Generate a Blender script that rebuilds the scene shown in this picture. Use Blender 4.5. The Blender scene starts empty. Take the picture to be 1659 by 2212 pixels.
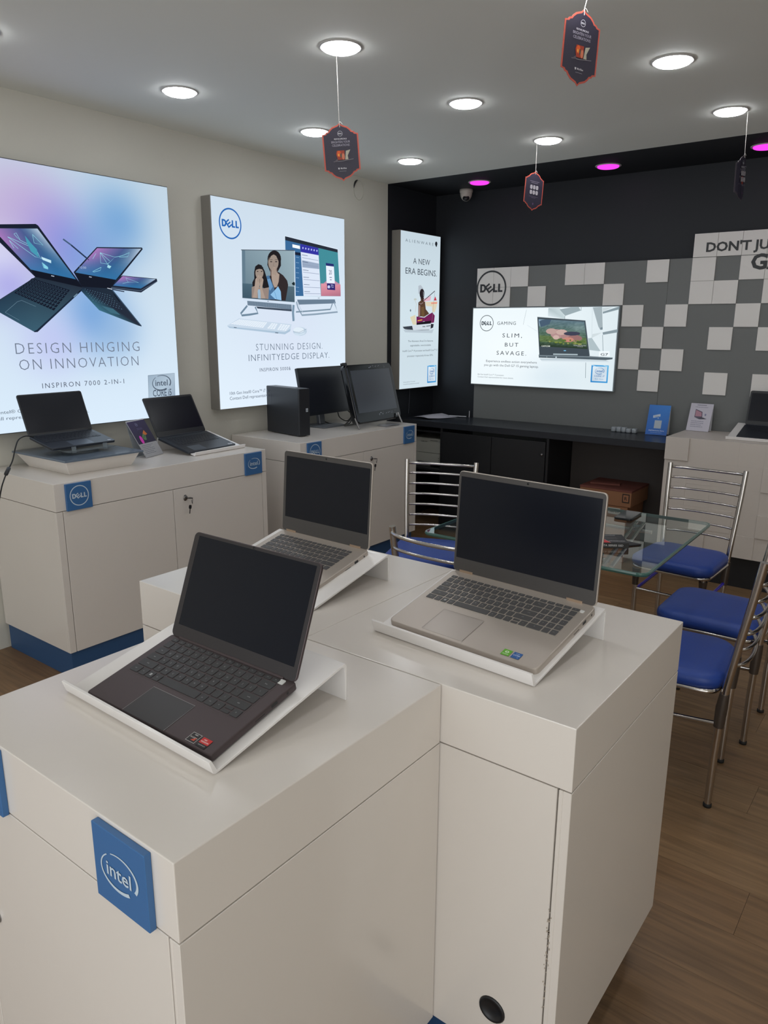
import bpy, bmesh, math, random
from mathutils import Vector, Matrix
random.seed(7)
R = math.radians
C = bpy.context.scene.collection
S = bpy.context.scene

# ------------------------------------------------------------------ camera
H = 1.55
FPX = 1612.2
cd = bpy.data.cameras.new('camera'); cam = bpy.data.objects.new('camera', cd); C.objects.link(cam)
cd.sensor_fit = 'VERTICAL'; cd.sensor_height = 24.0; cd.lens = 24.0*FPX/2212.0
cd.clip_start = 0.02; cd.clip_end = 60
_P, _A, _Q = R(13.864), R(37.322), R(.273)
FW = Vector((-math.sin(_A)*math.cos(_P), math.cos(_A)*math.cos(_P), -math.sin(_P)))
_r0 = Vector((math.cos(_A), math.sin(_A), 0)); _u0 = _r0.cross(FW)
RT = _r0*math.cos(_Q)+_u0*math.sin(_Q); UP = -_r0*math.sin(_Q)+_u0*math.cos(_Q)
EYE = Vector((0, 0, H))
cam.matrix_world = Matrix(((RT.x, UP.x, -FW.x, 0), (RT.y, UP.y, -FW.y, 0), (RT.z, UP.z, -FW.z, H), (0, 0, 0, 1)))
S.camera = cam
# ------------------------------------------------------------------ view + world + daylight
S.view_settings.view_transform = 'Standard'; S.view_settings.look = 'None'
S.view_settings.gamma = 1; S.view_settings.use_curve_mapping = False
S.view_settings.exposure = 0.0
w = bpy.data.worlds.new('world'); S.world = w; w.use_nodes = True
w.node_tree.nodes['Background'].inputs[0].default_value = (.78, .86, 1, 1)
w.node_tree.nodes['Background'].inputs[1].default_value = .5
def area(name, loc, rot, sx, sy, power, col):
    l = bpy.data.lights.new(name, 'AREA'); l.shape = 'RECTANGLE'; l.size = sx; l.size_y = sy; l.energy = power; l.color = col
    o = bpy.data.objects.new(name, l); C.objects.link(o); o.location = loc; o.rotation_euler = rot; return o
# daylight entering through the glazed shop front behind the photographer
area('shopfront_daylight', (-.1, -2.45, 1.35), (R(90), 0, 0), 4.9, 2.2, 56, (.95, .97, .95))
# fill light added on the right to brighten the counters' right-hand sides
area('side_fill_light', (2.55, -1.65, 1.25), (0, R(90), 0), 2.2, 1.6, 27, (.95, .97, .95))
LAMP = 29.0      # radiance of the white downlights
PINK = .18

# ------------------------------------------------------------------ colour + materials
def lin(c):
    return tuple(((x/255)/12.92 if x/255 <= .04045 else ((x/255+.055)/1.055)**2.4) for x in c)
_m = {}
def mat(name, col, rough=.5, metal=0., spec=.5, coat=0., noise=0., nscale=8., bump=0., bscale=60., alpha=None):
    if name in _m: return _m[name]
    m = bpy.data.materials.new(name); m.use_nodes = True; nt = m.node_tree; b = nt.nodes['Principled BSDF']
    c = lin(col)
    b.inputs['Base Color'].default_value = (*c, 1); b.inputs['Roughness'].default_value = rough
    b.inputs['Metallic'].default_value = metal; b.inputs['Specular IOR Level'].default_value = spec
    b.inputs['Coat Weight'].default_value = coat; b.inputs['Coat Roughness'].default_value = .15
    if noise:
        tc = nt.nodes.new('ShaderNodeTexCoord'); n = nt.nodes.new('ShaderNodeTexNoise'); n.inputs['Scale'].default_value = nscale
        n.inputs['Detail'].default_value = 5
        r = nt.nodes.new('ShaderNodeMix'); r.data_type = 'RGBA'
        r.inputs[6].default_value = (*[x*(1-noise) for x in c], 1); r.inputs[7].default_value = (*[min(1, x*(1+noise)) for x in c], 1)
        nt.links.new(tc.outputs['Object'], n.inputs['Vector']); nt.links.new(n.outputs['Fac'], r.inputs[0]); nt.links.new(r.outputs[2], b.inputs['Base Color'])
    if bump:
        tc = nt.nodes.new('ShaderNodeTexCoord'); n = nt.nodes.new('ShaderNodeTexNoise'); n.inputs['Scale'].default_value = bscale
        bp = nt.nodes.new('ShaderNodeBump'); bp.inputs['Strength'].default_value = bump; bp.inputs['Distance'].default_value = .002
        nt.links.new(tc.outputs['Object'], n.inputs['Vector']); nt.links.new(n.outputs['Fac'], bp.inputs['Height']); nt.links.new(bp.outputs['Normal'], b.inputs['Normal'])
    _m[name] = m; return m
def emi(name, col, k):
    if name in _m: return _m[name]
    m = bpy.data.materials.new(name); m.use_nodes = True; nt = m.node_tree; nt.nodes.remove(nt.nodes['Principled BSDF'])
    e = nt.nodes.new('ShaderNodeEmission'); e.inputs[0].default_value = (*lin(col), 1); e.inputs[1].default_value = k
    nt.links.new(e.outputs[0], nt.nodes['Material Output'].inputs[0]); _m[name] = m; return m
def print_mat(name, k):            # flat print: colour comes from the mesh's own colour attribute
    m = bpy.data.materials.new(name); m.use_nodes = True; nt = m.node_tree; b = nt.nodes['Principled BSDF']
    a = nt.nodes.new('ShaderNodeVertexColor'); a.layer_name = 'Col'
    if k:                          # backlit film of a lightbox
        nt.nodes.remove(b); e = nt.nodes.new('ShaderNodeEmission'); e.inputs[1].default_value = k
        nt.links.new(a.outputs[0], e.inputs[0]); nt.links.new(e.outputs[0], nt.nodes['Material Output'].inputs[0])
    else:
        nt.links.new(a.outputs[0], b.inputs['Base Color']); b.inputs['Roughness'].default_value = .45
    return m
LIT = print_mat('backlit_film', 1.07); PAPER = print_mat('printed_ink', 0)
WHITE = mat('white_laminate', (226, 219, 212), .2, noise=.03, nscale=3)
WHITE2 = mat('white_laminate_fronts', (224, 217, 210), .2, noise=.03, nscale=2.5)
BLUE = mat('blue_plinth', (46, 82, 124), .45)
BLUEP = mat('blue_badge', (60, 108, 162), .4)
ACRY = mat('white_acrylic', (236, 232, 230), .25, coat=.3)
CHROME = mat('chrome', (205, 200, 196), .16, 1.)
STEEL = mat('brushed_steel', (150, 148, 148), .35, 1.)
SEATB = mat('blue_rexine', (34, 68, 152), .42, bump=.3, bscale=140)
BLACK = mat('black_plastic', (30, 31, 34), .4)
BLACKG = mat('black_gloss', (22, 23, 26), .15)
SCREEN = mat('screen_glass', (17, 18, 21), .15, spec=.3)
SCREENM = mat('screen_matte', (19, 22, 31), .22, spec=.28)
WALLW = mat('white_wall_paint', (205, 202, 192), .7, noise=.03, nscale=1.5, bump=.15, bscale=90)
CEILM = mat('ceiling_paint', (242, 244, 238), .75, noise=.02, nscale=1.5)
BLKW = mat('black_wall_paint', (29, 32, 38), .6, noise=.05, nscale=3)
STRING = mat('string', (190, 185, 180), .8)
RUBBER = mat('rubber', (20, 20, 20), .7)

# ------------------------------------------------------------------ mesh builder
class MB:
    def __init__(s): s.v = []; s.f = []; s.m = []; s.sm = []; s.c = []
    def add(s, vs, fs, m=0, smooth=False, col=None):
        o = len(s.v); s.v += [tuple(v) for v in vs]
        for f in fs:
            s.f.append([i+o for i in f]); s.m.append(m); s.sm.append(smooth); s.c.append(col)
        return s
    def box(s, x0, x1, y0, y1, z0, z1, m=0):
        v = [(x, y, z) for z in (z0, z1) for x, y in ((x0, y0), (x1, y0), (x1, y1), (x0, y1))]
        return s.add(v, [(3, 2, 1, 0), (4, 5, 6, 7), (0, 1, 5, 4), (1, 2, 6, 5), (2, 3, 7, 6), (3, 0, 4, 7)], m)
    def rings(s, rs, m=0, smooth=False, caps=True):   # rs: list of equal-length closed rings
        n = len(rs[0]); v = [p for r in rs for p in r]
        f = [(i*n+j, i*n+(j+1) % n, (i+1)*n+(j+1) % n, (i+1)*n+j) for i in range(len(rs)-1) for j in range(n)]
        s.add(v, f, m, smooth)
        if caps:
            s.add(rs[0], [tuple(range(n))[::-1]], m); s.add(rs[-1], [tuple(range(n))], m)
        return s
    def tube(s, pts, r, n=8, m=0, caps=True, closed=False):
        P = [Vector(p) for p in pts]; rs = []; k = len(P); up = None
        for i, p in enumerate(P):
            a = P[(i-1) % k] if (closed or i) else p; b = P[(i+1) % k] if (closed or i < k-1) else p
            d = (b-a).normalized()
            if up is None: up = Vector((0, 0, 1)) if abs(d.z) < .9 else Vector((1, 0, 0))
            e = d.cross(up).normalized(); g = e.cross(d).normalized(); up = g
            rr = r[i] if isinstance(r, (list, tuple)) else r
            rs.append([tuple(p+(e*math.cos(t)+g*math.sin(t))*rr) for t in [2*math.pi*j/n for j in range(n)]])
        if closed: rs.append(rs[0]); caps = False
        return s.rings(rs, m, True, caps)
    def lathe(s, prof, n=24, m=0, c=(0, 0), smooth=True):
        rs = [[(c[0]+r*math.cos(2*math.pi*j/n), c[1]+r*math.sin(2*math.pi*j/n), z) for j in range(n)] for r, z in prof]
        return s.rings(rs, m, smooth, True)
    def slab(s, o, z0, z1, ch=0., m=0, steps=1):       # outline list (x,y) ccw, chamfered/rounded top and bottom edges
        cx = sum(p[0] for p in o)/len(o); cy = sum(p[1] for p in o)/len(o)
        w_ = max(abs(p[0]-cx) for p in o); h_ = max(abs(p[1]-cy) for p in o)
        def ring(ins, z): return [(cx+(x-cx)*(1-ins/w_), cy+(y-cy)*(1-ins/h_), z) for x, y in o]
        if ch <= 0: return s.rings([ring(0, z0), ring(0, z1)], m)
        rs = []
        for k in range(steps+1):
            t = math.pi/2*k/steps; rs.append(ring(ch*(1-math.sin(t)), z0+ch*(1-math.cos(t))))
        for k in range(steps+1):
            t = math.pi/2*k/steps; rs.append(ring(ch*(1-math.cos(t)), z1-ch*(1-math.sin(t))))
        n = len(o); s.add([p for r in rs for p in r], [(i*n+j, i*n+(j+1) % n, (i+1)*n+(j+1) % n, (i+1)*n+j) for i in range(len(rs)-1) for j in range(n)], m, steps > 1)
        s.add(rs[0], [tuple(range(n))[::-1]], m); s.add(rs[-1], [tuple(range(n))], m); return s
    def xf(s, M):
        s.v = [tuple(M @ Vector(v)) for v in s.v]; return s
    def build(s, name, mats, parent=None, bevel=0., seg=1, loc=None, rot=None):
        me = bpy.data.meshes.new(name); me.from_pydata(s.v, [], s.f)
        if not isinstance(mats, (list, tuple)): mats = [mats]
        for m in mats: me.materials.append(m)
        for p, mi, sm in zip(me.polygons, s.m, s.sm): p.material_index = mi; p.use_smooth = sm
        if any(c is not None for c in s.c):
            a = me.color_attributes.new('Col', 'FLOAT_COLOR', 'CORNER')
            for p, c in zip(me.polygons, s.c):
                for k, li in enumerate(p.loop_indices):
                    cc = c[k] if isinstance(c, list) else c
                    a.data[li].color = (*cc, 1)
        if bevel:
            bm = bmesh.new(); bm.from_mesh(me); bmesh.ops.remove_doubles(bm, verts=bm.verts, dist=1e-5)
            es = [e for e in bm.edges if len(e.link_faces) == 2 and e.calc_face_angle(0) > .6]
            bmesh.ops.bevel(bm, geom=es, offset=bevel, segments=seg, affect='EDGES', profile=.5)
            bm.to_mesh(me); bm.free()
        me.update()
        o = bpy.data.objects.new(name, me); C.objects.link(o)
        if parent: o.parent = parent
        if loc: o.location = loc
        if rot: o.rotation_euler = rot
        return o
def rrect(w_, d, r, n=4, cx=0, cy=0):
    out = []
    for sx, sy, a0 in ((1, -1, -90), (1, 1, 0), (-1, 1, 90), (-1, -1, 180)):
        for k in range(n+1):
            a = R(a0+90*k/n); out.append((cx+sx*(w_/2-r)+r*math.cos(a), cy+sy*(d/2-r)+r*math.sin(a)))
    return out
def thing(name, label, cat, loc=(0, 0, 0), rot=None, M=None, group=None):
    o = bpy.data.objects.new(name, None); C.objects.link(o); o.empty_display_size = .05
    if M is not None: o.matrix_world = M
    else:
        o.location = loc
        if rot: o.rotation_euler = rot
    tag(o, label, cat, group); return o
def tag(o, label=None, cat=None, group=None, kind=None):
    if label: o['label'] = label
    if cat: o['category'] = cat
    if group: o['group'] = group
    if kind: o['kind'] = kind
    return o
def frameM(o, u, v, n): return Matrix(((u.x, v.x, n.x, o[0]), (u.y, v.y, n.y, o[1]), (u.z, v.z, n.z, o[2]), (0, 0, 0, 1)))
def copy_tree(o, parent=None):
    c = o.copy(); C.objects.link(c); c.parent = parent
    for ch in kids.get(o.name, []): copy_tree(ch, c)
    return c
kids = {}

# ------------------------------------------------------------------ flat print on a plane
_txt = {}
def text_geo(t, weight=0., sp=1., res=2):
    k = (t, weight, sp, res)
    if k in _txt: return _txt[k]
    cu = bpy.data.curves.new('t', 'FONT'); cu.body = t; cu.resolution_u = res; cu.fill_mode = 'FRONT'; cu.offset = weight; cu.space_character = sp
    ob = bpy.data.objects.new('t', cu); C.objects.link(ob); dg = bpy.context.evaluated_depsgraph_get(); dg.update()
    me = bpy.data.meshes.new_from_object(ob.evaluated_get(dg))
    v = [(q.co.x, q.co.y) for q in me.vertices]; f = [tuple(p.vertices) for p in me.polygons]
    bpy.data.objects.remove(ob); bpy.data.curves.remove(cu); bpy.data.meshes.remove(me)
    if not v: v = [(0, 0)]
    x0, x1 = min(a for a, b in v), max(a for a, b in v)
    _txt[k] = (v, f, x0, max(x1-x0, 1e-4)); return _txt[k]
CAPH = .729        # cap height of the built-in font at size 1
class Print:
    """2-D artwork in the (u right, v up) coordinates of one flat face; pos(u, v, lift) gives the 3-D point."""
    def __init__(s, O, U, V, N, unit=1.):
        s.O, s.U, s.V, s.N = Vector(O), Vector(U), Vector(V), Vector(N); s.mb = MB(); s.lay = 0; s.crop = (0, 0, 1); s.step = .00012
    def px(s, x, y):              # photograph pixel (in the current crop's scale) -> u, v on this face
        x = s.crop[0]+x*s.crop[2]; y = s.crop[1]+y*s.crop[2]
        d = FW*FPX+RT*(x-829.5)-UP*(y-1106)
        t = (s.O-EYE).dot(s.N)/d.dot(s.N); q = EYE+d*t-s.O
        return (q.dot(s.U), q.dot(s.V))
    def P(s, u, v, lift): return tuple(s.O+s.U*u+s.V*v+s.N*lift)
    def add(s, pts, faces, col):
        s.lay += 1; l = .0006+s.lay*s.step
        if isinstance(col, list): cs = [lin(c) for c in col]
        else: cs = lin(col)
        o = len(s.mb.v); s.mb.v += [s.P(u, v, l) for u, v in pts]
        for f in faces:
            s.mb.f.append([i+o for i in f]); s.mb.m.append(0); s.mb.sm.append(False)
            s.mb.c.append([cs[i] for i in f] if isinstance(col, list) else cs)
    def poly(s, pts, col, px=False):
        if px: pts = [s.px(*p) for p in pts]
        a = sum(pts[i][0]*pts[(i+1) % len(pts)][1]-pts[(i+1) % len(pts)][0]*pts[i][1] for i in range(len(pts)))
        if a < 0:
            pts = pts[::-1]
            if isinstance(col, list): col = col[::-1]
        s.add(pts, [tuple(range(len(pts)))], col)
    def pp(s, pts, col): s.poly(pts, col, True)
    def ell(s, c, rx, ry, col, n=20, px=True):
        pts = [(c[0]+rx*math.cos(2*math.pi*k/n), c[1]+ry*math.sin(2*math.pi*k/n)) for k in range(n)]
        s.poly(pts, col, px)
    def line(s, pts, w_, col, px=True):
        if px: pts = [s.px(*p) for p in pts]
        n = len(pts); L = []; Rr = []
        for i, p in enumerate(pts):
            a = pts[max(i-1, 0)]; b = pts[min(i+1, n-1)]; dx, dy = b[0]-a[0], b[1]-a[1]; q = math.hypot(dx, dy) or 1
            L.append((p[0]-dy/q*w_/2, p[1]+dx/q*w_/2)); Rr.append((p[0]+dy/q*w_/2, p[1]-dx/q*w_/2))
        s.add(L+Rr, [(n+i, n+i+1, i+1, i) for i in range(n-1)], col)
    def arc(s, c, rx, ry, a0, a1, t0, t1, col, n=40, rot=0):
        pts = []
        for side in (1, 0):
            for k in range(n+1):
                f = k/n; a = R(a0+(a1-a0)*f); t = (t0+(t1-t0)*f)*side
                x, y = (rx-t)*math.cos(a), (ry-t)*math.sin(a)
                pts.append((c[0]+x*math.cos(rot)-y*math.sin(rot), c[1]+x*math.sin(rot)+y*math.cos(rot)))
        s.add(pts, [(i, i+1, n+2+i, n+1+i) for i in range(n)], col)
    def grid(s, q, rows, cols, col, gx=.16, gy=.2, px=True, skip=()):   # cells of a quad TL,TR,BR,BL
        if px: q = [s.px(*p) for p in q]
        def B(a, b): return tuple((1-b)*((1-a)*q[0][i]+a*q[1][i])+b*((1-a)*q[3][i]+a*q[2][i]) for i in (0, 1))
        v = []; f = []
        for r in range(rows):
            for c in range(cols):
                if (r, c) in skip: continue
                o = len(v); v += [B((c+gx)/cols, (r+1-gy)/rows), B((c+1-gx)/cols, (r+1-gy)/rows), B((c+1-gx)/cols, (r+gy)/rows), B((c+gx)/cols, (r+gy)/rows)]
                f.append((o, o+1, o+2, o+3))
        s.add(v, f, col)
    def text(s, t, u, v, cap, width=None, col=(60, 60, 65), weight=0., sp=1., align='l', rot=0., shear=0.):
        g, f, x0, w0 = text_geo(t, weight, sp)
        ky = cap/CAPH; kx = (width/w0) if width else ky; W = w0*kx
        ox = {'l': 0, 'c': -W/2, 'r': -W}[align]; cr, sr = math.cos(rot), math.sin(rot)
        pts = []
        for a, b in g:
            x, y = ox+(a-x0)*kx+b*ky*shear, b*ky; pts.append((u+x*cr-y*sr, v+x*sr+y*cr))
        s.add(pts, f, col)
    def tpx(s, t, pl, pr_, cap, col=(60, 60, 65), weight=0., sp=1.):    # text between two photographed baseline ends
        a = s.px(*pl); b = s.px(*pr_); c = s.px(pl[0], pl[1]-cap)
        s.text(t, a[0], (a[1]+b[1])/2, c[1]-a[1], b[0]-a[0], col, weight, sp)
    def dell(s, c, rad, col, ring=.09, box=None):   # round emblem: ring with the four letters, tilted E
        s.arc(c, rad, rad, 0, 360, rad*ring, rad*ring, col, 48)
        k = rad*1.5/2.95; h = .92; o = (c[0]-1.475*k, c[1]-h*k/2); t = .244
        def T(pts): return [(o[0]+x*k, o[1]+y*k*h) for x, y in pts]
        n = 8; outer = [(.38+.42*math.cos(R(90-180*i/n)), .5+.5*math.sin(R(90-180*i/n))) for i in range(n+1)]
        inner = [(.36+.19*math.cos(R(90-180*i/n)), .5+.27*math.sin(R(90-180*i/n))) for i in range(n+1)]
        s.add(T([(0, 1)]+outer+[(0, 0)]+[(t, .77)]+inner+[(t, .23)]), [(i, i+1, n+4+i, n+3+i) for i in range(n+2)]+[(n+2, 0, n+3, 2*n+5)], col)
        cx, cy, r_ = 1.2, .5, R(38)
        for (x0, x1, y0, y1) in ((-.42, -.2, -.5, .5), (-.2, .36, -.5, -.3), (-.2, .36, -.1, .1), (-.2, .36, .3, .5)):
            s.add(T([(cx+x*math.cos(r_)-y*math.sin(r_), cy+x*math.sin(r_)+y*math.cos(r_)) for x, y in ((x0, y0), (x1, y0), (x1, y1), (x0, y1))]), [(0, 1, 2, 3)], col)
        for ox in (1.72, 2.38):
            s.add(T([(ox, 0), (ox+.57, 0), (ox+.57, .22), (ox+t, .22), (ox+t, 1), (ox, 1)]), [(0, 1, 2, 3), (0, 3, 4, 5)], col)
    def intel(s, c, rx, col):
        ry = rx*.68
        s.arc(c, rx, ry, 112, -32, rx*.035, rx*.13, col, 30, R(4)); s.arc(c, rx, ry, 126, 298, rx*.04, rx*.13, col, 34, R(4))
        s.text('intel', c[0]-.02*rx, c[1]-.23*rx, .56*rx*.95, 1.3*rx, col, .012, 1., 'c')
    def lines(s, u0, u1, v0, n, dv, h, col, seed=1):        # rows of print too small to read, broken into word-length dashes
        rr = random.Random(seed); v = []; f = []
        for i in range(n):
            x = u0; y = v0-i*dv; e = u1-(u1-u0)*(rr.random()*.25 if i else 0)
            while x < e:
                L = (u1-u0)*rr.uniform(.05, .14); x2 = min(x+L, e); o = len(v)
                v += [(x, y), (x2, y), (x2, y+h), (x, y+h)]; f.append((o, o+1, o+2, o+3)); x = x2+(u1-u0)*.022
        s.add(v, f, col)
    def build(s, name, parent, m=None, local=None):
        if not s.mb.f: return None
        if local is not None: s.mb.xf(local)
        o = s.mb.build(name, m or LIT, parent); s.mb = MB(); return o

# ================================================================== ROOM SHELL
XW, YB, YE, ZC, XR, YF = -3.57, 5.36, 4.711, 2.577, 2.6, -2.5
def struct(name, mb, m, parent=None, **k):
    o = mb.build(name, m, parent, **k)
    if not parent: o['kind'] = 'structure'
    return o
fl = struct('floor', MB().box(XW-.1, XR+.1, YF, YB+.1, -.1, -.008), mat('floor_screed', (92, 70, 54), .8))
wood = []
for i, c in enumerate(((138, 108, 76), (131, 101, 71), (142, 112, 80), (128, 99, 70), (136, 108, 78))):
    m = bpy.data.materials.new('oak_laminate_%s' % 'abcde'[i]); m.use_nodes = True; nt = m.node_tree; b = nt.nodes['Principled BSDF']
    tc = nt.nodes.new('ShaderNodeTexCoord'); mp = nt.nodes.new('ShaderNodeMapping'); mp.inputs['Scale'].default_value = (1.6, 22, 1)
    mp.inputs['Location'].default_value = (i*3.3, i*7.7, 0)
    n = nt.nodes.new('ShaderNodeTexNoise'); n.inputs['Scale'].default_value = 2.2; n.inputs['Detail'].default_value = 7; n.inputs['Distortion'].default_value = .6
    r = nt.nodes.new('ShaderNodeValToRGB'); k = lin(c)
    r.color_ramp.elements[0].position = .32; r.color_ramp.elements[0].color = (*[x*.72 for x in k], 1)
    r.color_ramp.elements[1].position = .7; r.color_ramp.elements[1].color = (*[x*1.18 for x in k], 1)
    nt.links.new(tc.outputs['Object'], mp.inputs[0]); nt.links.new(mp.outputs[0], n.inputs['Vector']); nt.links.new(n.outputs['Fac'], r.inputs[0]); nt.links.new(r.outputs[0], b.inputs['Base Color'])
    b.inputs['Roughness'].default_value = .42; wood.append(m)
PW, PL = .19, 1.2
pm = {}
for j in range(int((YB-YF)/PW)+1):
    y0 = YF+j*PW; off = (j*.43) % PL
    x = XW-off
    while x < XR:
        a, b_ = max(x, XW), min(x+PL, XR); x += PL
        if b_-a < .05 or y0 < .2 and a < 0 and False: continue
        y1 = min(y0+PW, YB); k = (round(b_-a, 3), round(y1-y0, 3), random.randrange(5))
        if k not in pm:
            o = MB().box(0, k[0]-.0008, 0, k[1]-.0008, -.008, 0).build('plank', wood[k[2]], fl); pm[k] = o.data
        else:
            o = bpy.data.objects.new('plank', pm[k]); C.objects.link(o); o.parent = fl
        o.location = (a, y0, 0)
struct('ceiling', MB().box(XW-.1, XR+.1, YF, YE, ZC, ZC+.1), CEILM)
struct('ceiling_back', MB().box(XW-.1, XR+.1, YE, YB+.1, ZC, ZC+.1), BLKW)
wl = struct('wall_left', MB().box(XW-.12, XW, YF, YE, 0, ZC), WALLW)
struct('wall_left_back', MB().box(XW-.12, XW, YE, YB+.1, 0, ZC), BLKW)
wb = struct('wall_back', MB().box(XW-.12, XR+.1, YB, YB+.12, 0, ZC), BLKW)
struct('wall_right', MB().box(XR, XR+.12, YF, YB+.1, 0, ZC), WALLW)
struct('wall_front', MB().box(XW-.12, XR+.12, YF-.12, YF, 2.35, ZC).box(XW-.12, XW+.3, YF-.12, YF, 0, 2.35).box(XR-.3, XR+.12, YF-.12, YF, 0, 2.35), WALLW)
# small filled hole in the plaster
o = MB().tube([(XW+.003, 4.37+.055*math.cos(a), 2.49+.065*math.sin(a)) for a in [2*math.pi*k/22 for k in range(22)]], .0022, 5, closed=True).build('cable_hole_rim', WALLW, wl)
MB().tube([(XW+.003, 4.37+.055*math.cos(a), 2.49+.065*math.sin(a)) for a in [R(100+10*k) for k in range(9)]], [.001, .004, .006, .007, .007, .006, .005, .003, .001], 5).build('dark_gap', BLACK, wl)

# ---- tiled cladding on the back wall
YP = 5.23; TX = -3.089; TW = .1451; TZ = (1.996, 1.852, 1.7095, 1.565, 1.421, 1.277, 1.133, .99)
clad = MB().box(TX, TX+TW*10, YP+.002, YB, .03, 1.996).build('cladding_panel', mat('grey_cladding', (113, 115, 114), .5, noise=.03, nscale=2), wb)
clad2 = MB().box(TX+TW*10+.0015, .6, YP+.002, YB, .03, 1.996).box(TX+TW*11, .6, YP+.002, YB, 1.996, 2.142).build('cladding_panel', mat('grey_cladding', (113, 115, 114), .5), wb)
TILE = mat('white_wall_tile', (230, 226, 222), .4, noise=.02, nscale=4)
tiles = [(0, 0), (1, 0), (2, 0), (5, 0), (6, 0), (9, 0), (0, 1), (1, 1), (3, 1), (7, 1), (8, 2), (10, 2), (13, 2), (9, 3), (12, 3), (14, 3), (8, 4), (10, 4), (9, 5), (12, 5), (14, 5),
         (11, -1), (12, -1), (13, -1), (14, -1), (15, -1), (11, 0), (13, 0), (14, 0), (15, 0), (11, 1), (12, 1), (14, 1), (15, 1), (16, 0), (16, -1), (17, -1), (17, 1), (15, 2), (16, 3), (17, 4)]
tm = None
for (i, j) in tiles:
    z1 = TZ[j] if j >= 0 else 2.142; z0 = TZ[j+1] if j >= 0 else TZ[0]
    if tm is None:
        o = MB().box(.0008, TW-.0008, -.008, 0, -.1435, -.0008).build('tile', TILE, clad, bevel=.0008); tm = o.data
    else:
        o = bpy.data.objects.new('tile', tm); C.objects.link(o); o.parent = clad if i < 10 else clad2
    if abs((z1-z0)-.1442) > .002: pass
    o.location = (TX+TW*i, YP, z1)
P = Print((TX, YP-.009, 0), (1, 0, 0), (0, 0, 1), (0, -1, 0))
P.dell((.129, 1.848), .129, (52, 54, 57), .1)
P.build('round_emblem', clad, PAPER)
P = Print((TX, YP-.009, 0), (1, 0, 0), (0, 0, 1), (0, -1, 0)); P.crop = (1260, 480, 1/4.158)
P.tpx("DON'T JU", (1102, 262), (1668, 238), 84, (48, 50, 52), .03)
P.tpx("GA", (1500, 420), (1810, 410), 138, (48, 50, 52), .035)
P.build('wall_lettering', clad2, PAPER)

# ================================================================== CEILING LIGHTS
def downlight(x, y, label, pink=False, group=None):
    t = thing('recessed_downlight', label, 'ceiling light', (x, y, ZC), group=group)
    MB().rings([[(r*math.cos(a), r*math.sin(a), z) for a in [2*math.pi*k/32 for k in range(32)]] for r, z in ((.082, 0), (.082, -.003), (.078, -.005), (.071, -.004), (.069, .0))], 0, True, False).build('trim_ring', mat('lamp_trim', (190, 188, 185), .4), t)
    MB().lathe([(.001, -.0145), (.060, -.0135), (.067, -.0105), (.068, -.0015), (.001, -.001)], 32, smooth=False).build('diffuser', emi('pink_diffuser', (255, 70, 235), 1.15) if pink else emi('white_diffuser', (250, 252, 255), LAMP), t)
    if pink:
        l = bpy.data.lights.new('pink_glow', 'AREA'); l.shape = 'DISK'; l.size = .12; l.energy = PINK; l.color = (1, .15, .85)
        ob = bpy.data.objects.new('bulb', l); C.objects.link(ob); ob.parent = t; ob.location = (0, 0, -.006)
rows = {2.39: 'nearest row', 3.29: 'middle row', 4.17: 'row nearest the back'}
for (x, y, lb) in ((-2.983, 2.384, 'round white downlight over the lit X laptop poster, leftmost in the picture'),
                   (-2.046, 2.4, 'round white downlight nearest the camera, a tag string beside it'),
                   (-1.09, 2.39, 'round white downlight just above the picture frame'),
                   (-2.974, 3.269, 'round white downlight partly behind the hanging tag near the left wall'),
                   (-2.043, 3.297, 'round white downlight in the middle of the ceiling with no tag near'),
                   (-1.091, 3.295, 'round white downlight at top right, right of the biggest tag'),
                   (-2.978, 4.161, 'small white downlight closest to the corner of white and black walls'),
                   (-2.042, 4.179, 'small white downlight above the tag that shows six white squares'),
                   (-1.082, 4.167, 'white downlight at the right edge with a string hanging beside it')):
    downlight(x, y, lb)
for (x, y) in ((-.14, 3.29), (-.14, 4.17), (-.14, 2.39), (.81, 3.29), (.81, 2.39), (-2.98, 1.49), (-2.04, 1.49), (-1.09, 1.49), (-.14, 1.49), (-2.04, .6), (-.14, .6)):
    downlight(x, y, 'round white ceiling downlight outside the picture', group='downlights outside the picture')
for (x, y, lb) in ((-2.983, 5.033, 'pink glowing downlight above the dome camera'), (-2.028, 5.041, 'pink glowing downlight between the dome camera and the right edge'), (-1.095, 5.047, 'pink glowing downlight cut off by the right edge')):
    downlight(x, y, lb, True)
# dome camera under the black ceiling
t = thing('dome_camera', 'small white dome security camera under the black ceiling', 'security camera', (-3.22, 5.24, ZC))
CAMW = mat('camera_white', (205, 196, 186), .45)
MB().lathe([(.001, 0), (.050, 0), (.050, -.018), (.047, -.024), (.001, -.024)]).build('base', CAMW, t)
prof = [(.046*math.cos(R(a)), -.024-.06*math.sin(R(a))) for a in range(0, 91, 10)]; prof[-1] = (.001, -.084)
MB().lathe(prof).build('dome', CAMW, t)
o = MB().lathe([(.001, .01), (.018, .009), (.024, 0), (.026, -.01), (.001, -.01)]).build('lens', BLACK, t, loc=(.016, -.026, -.060), rot=(R(62), 0, R(32)))

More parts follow.
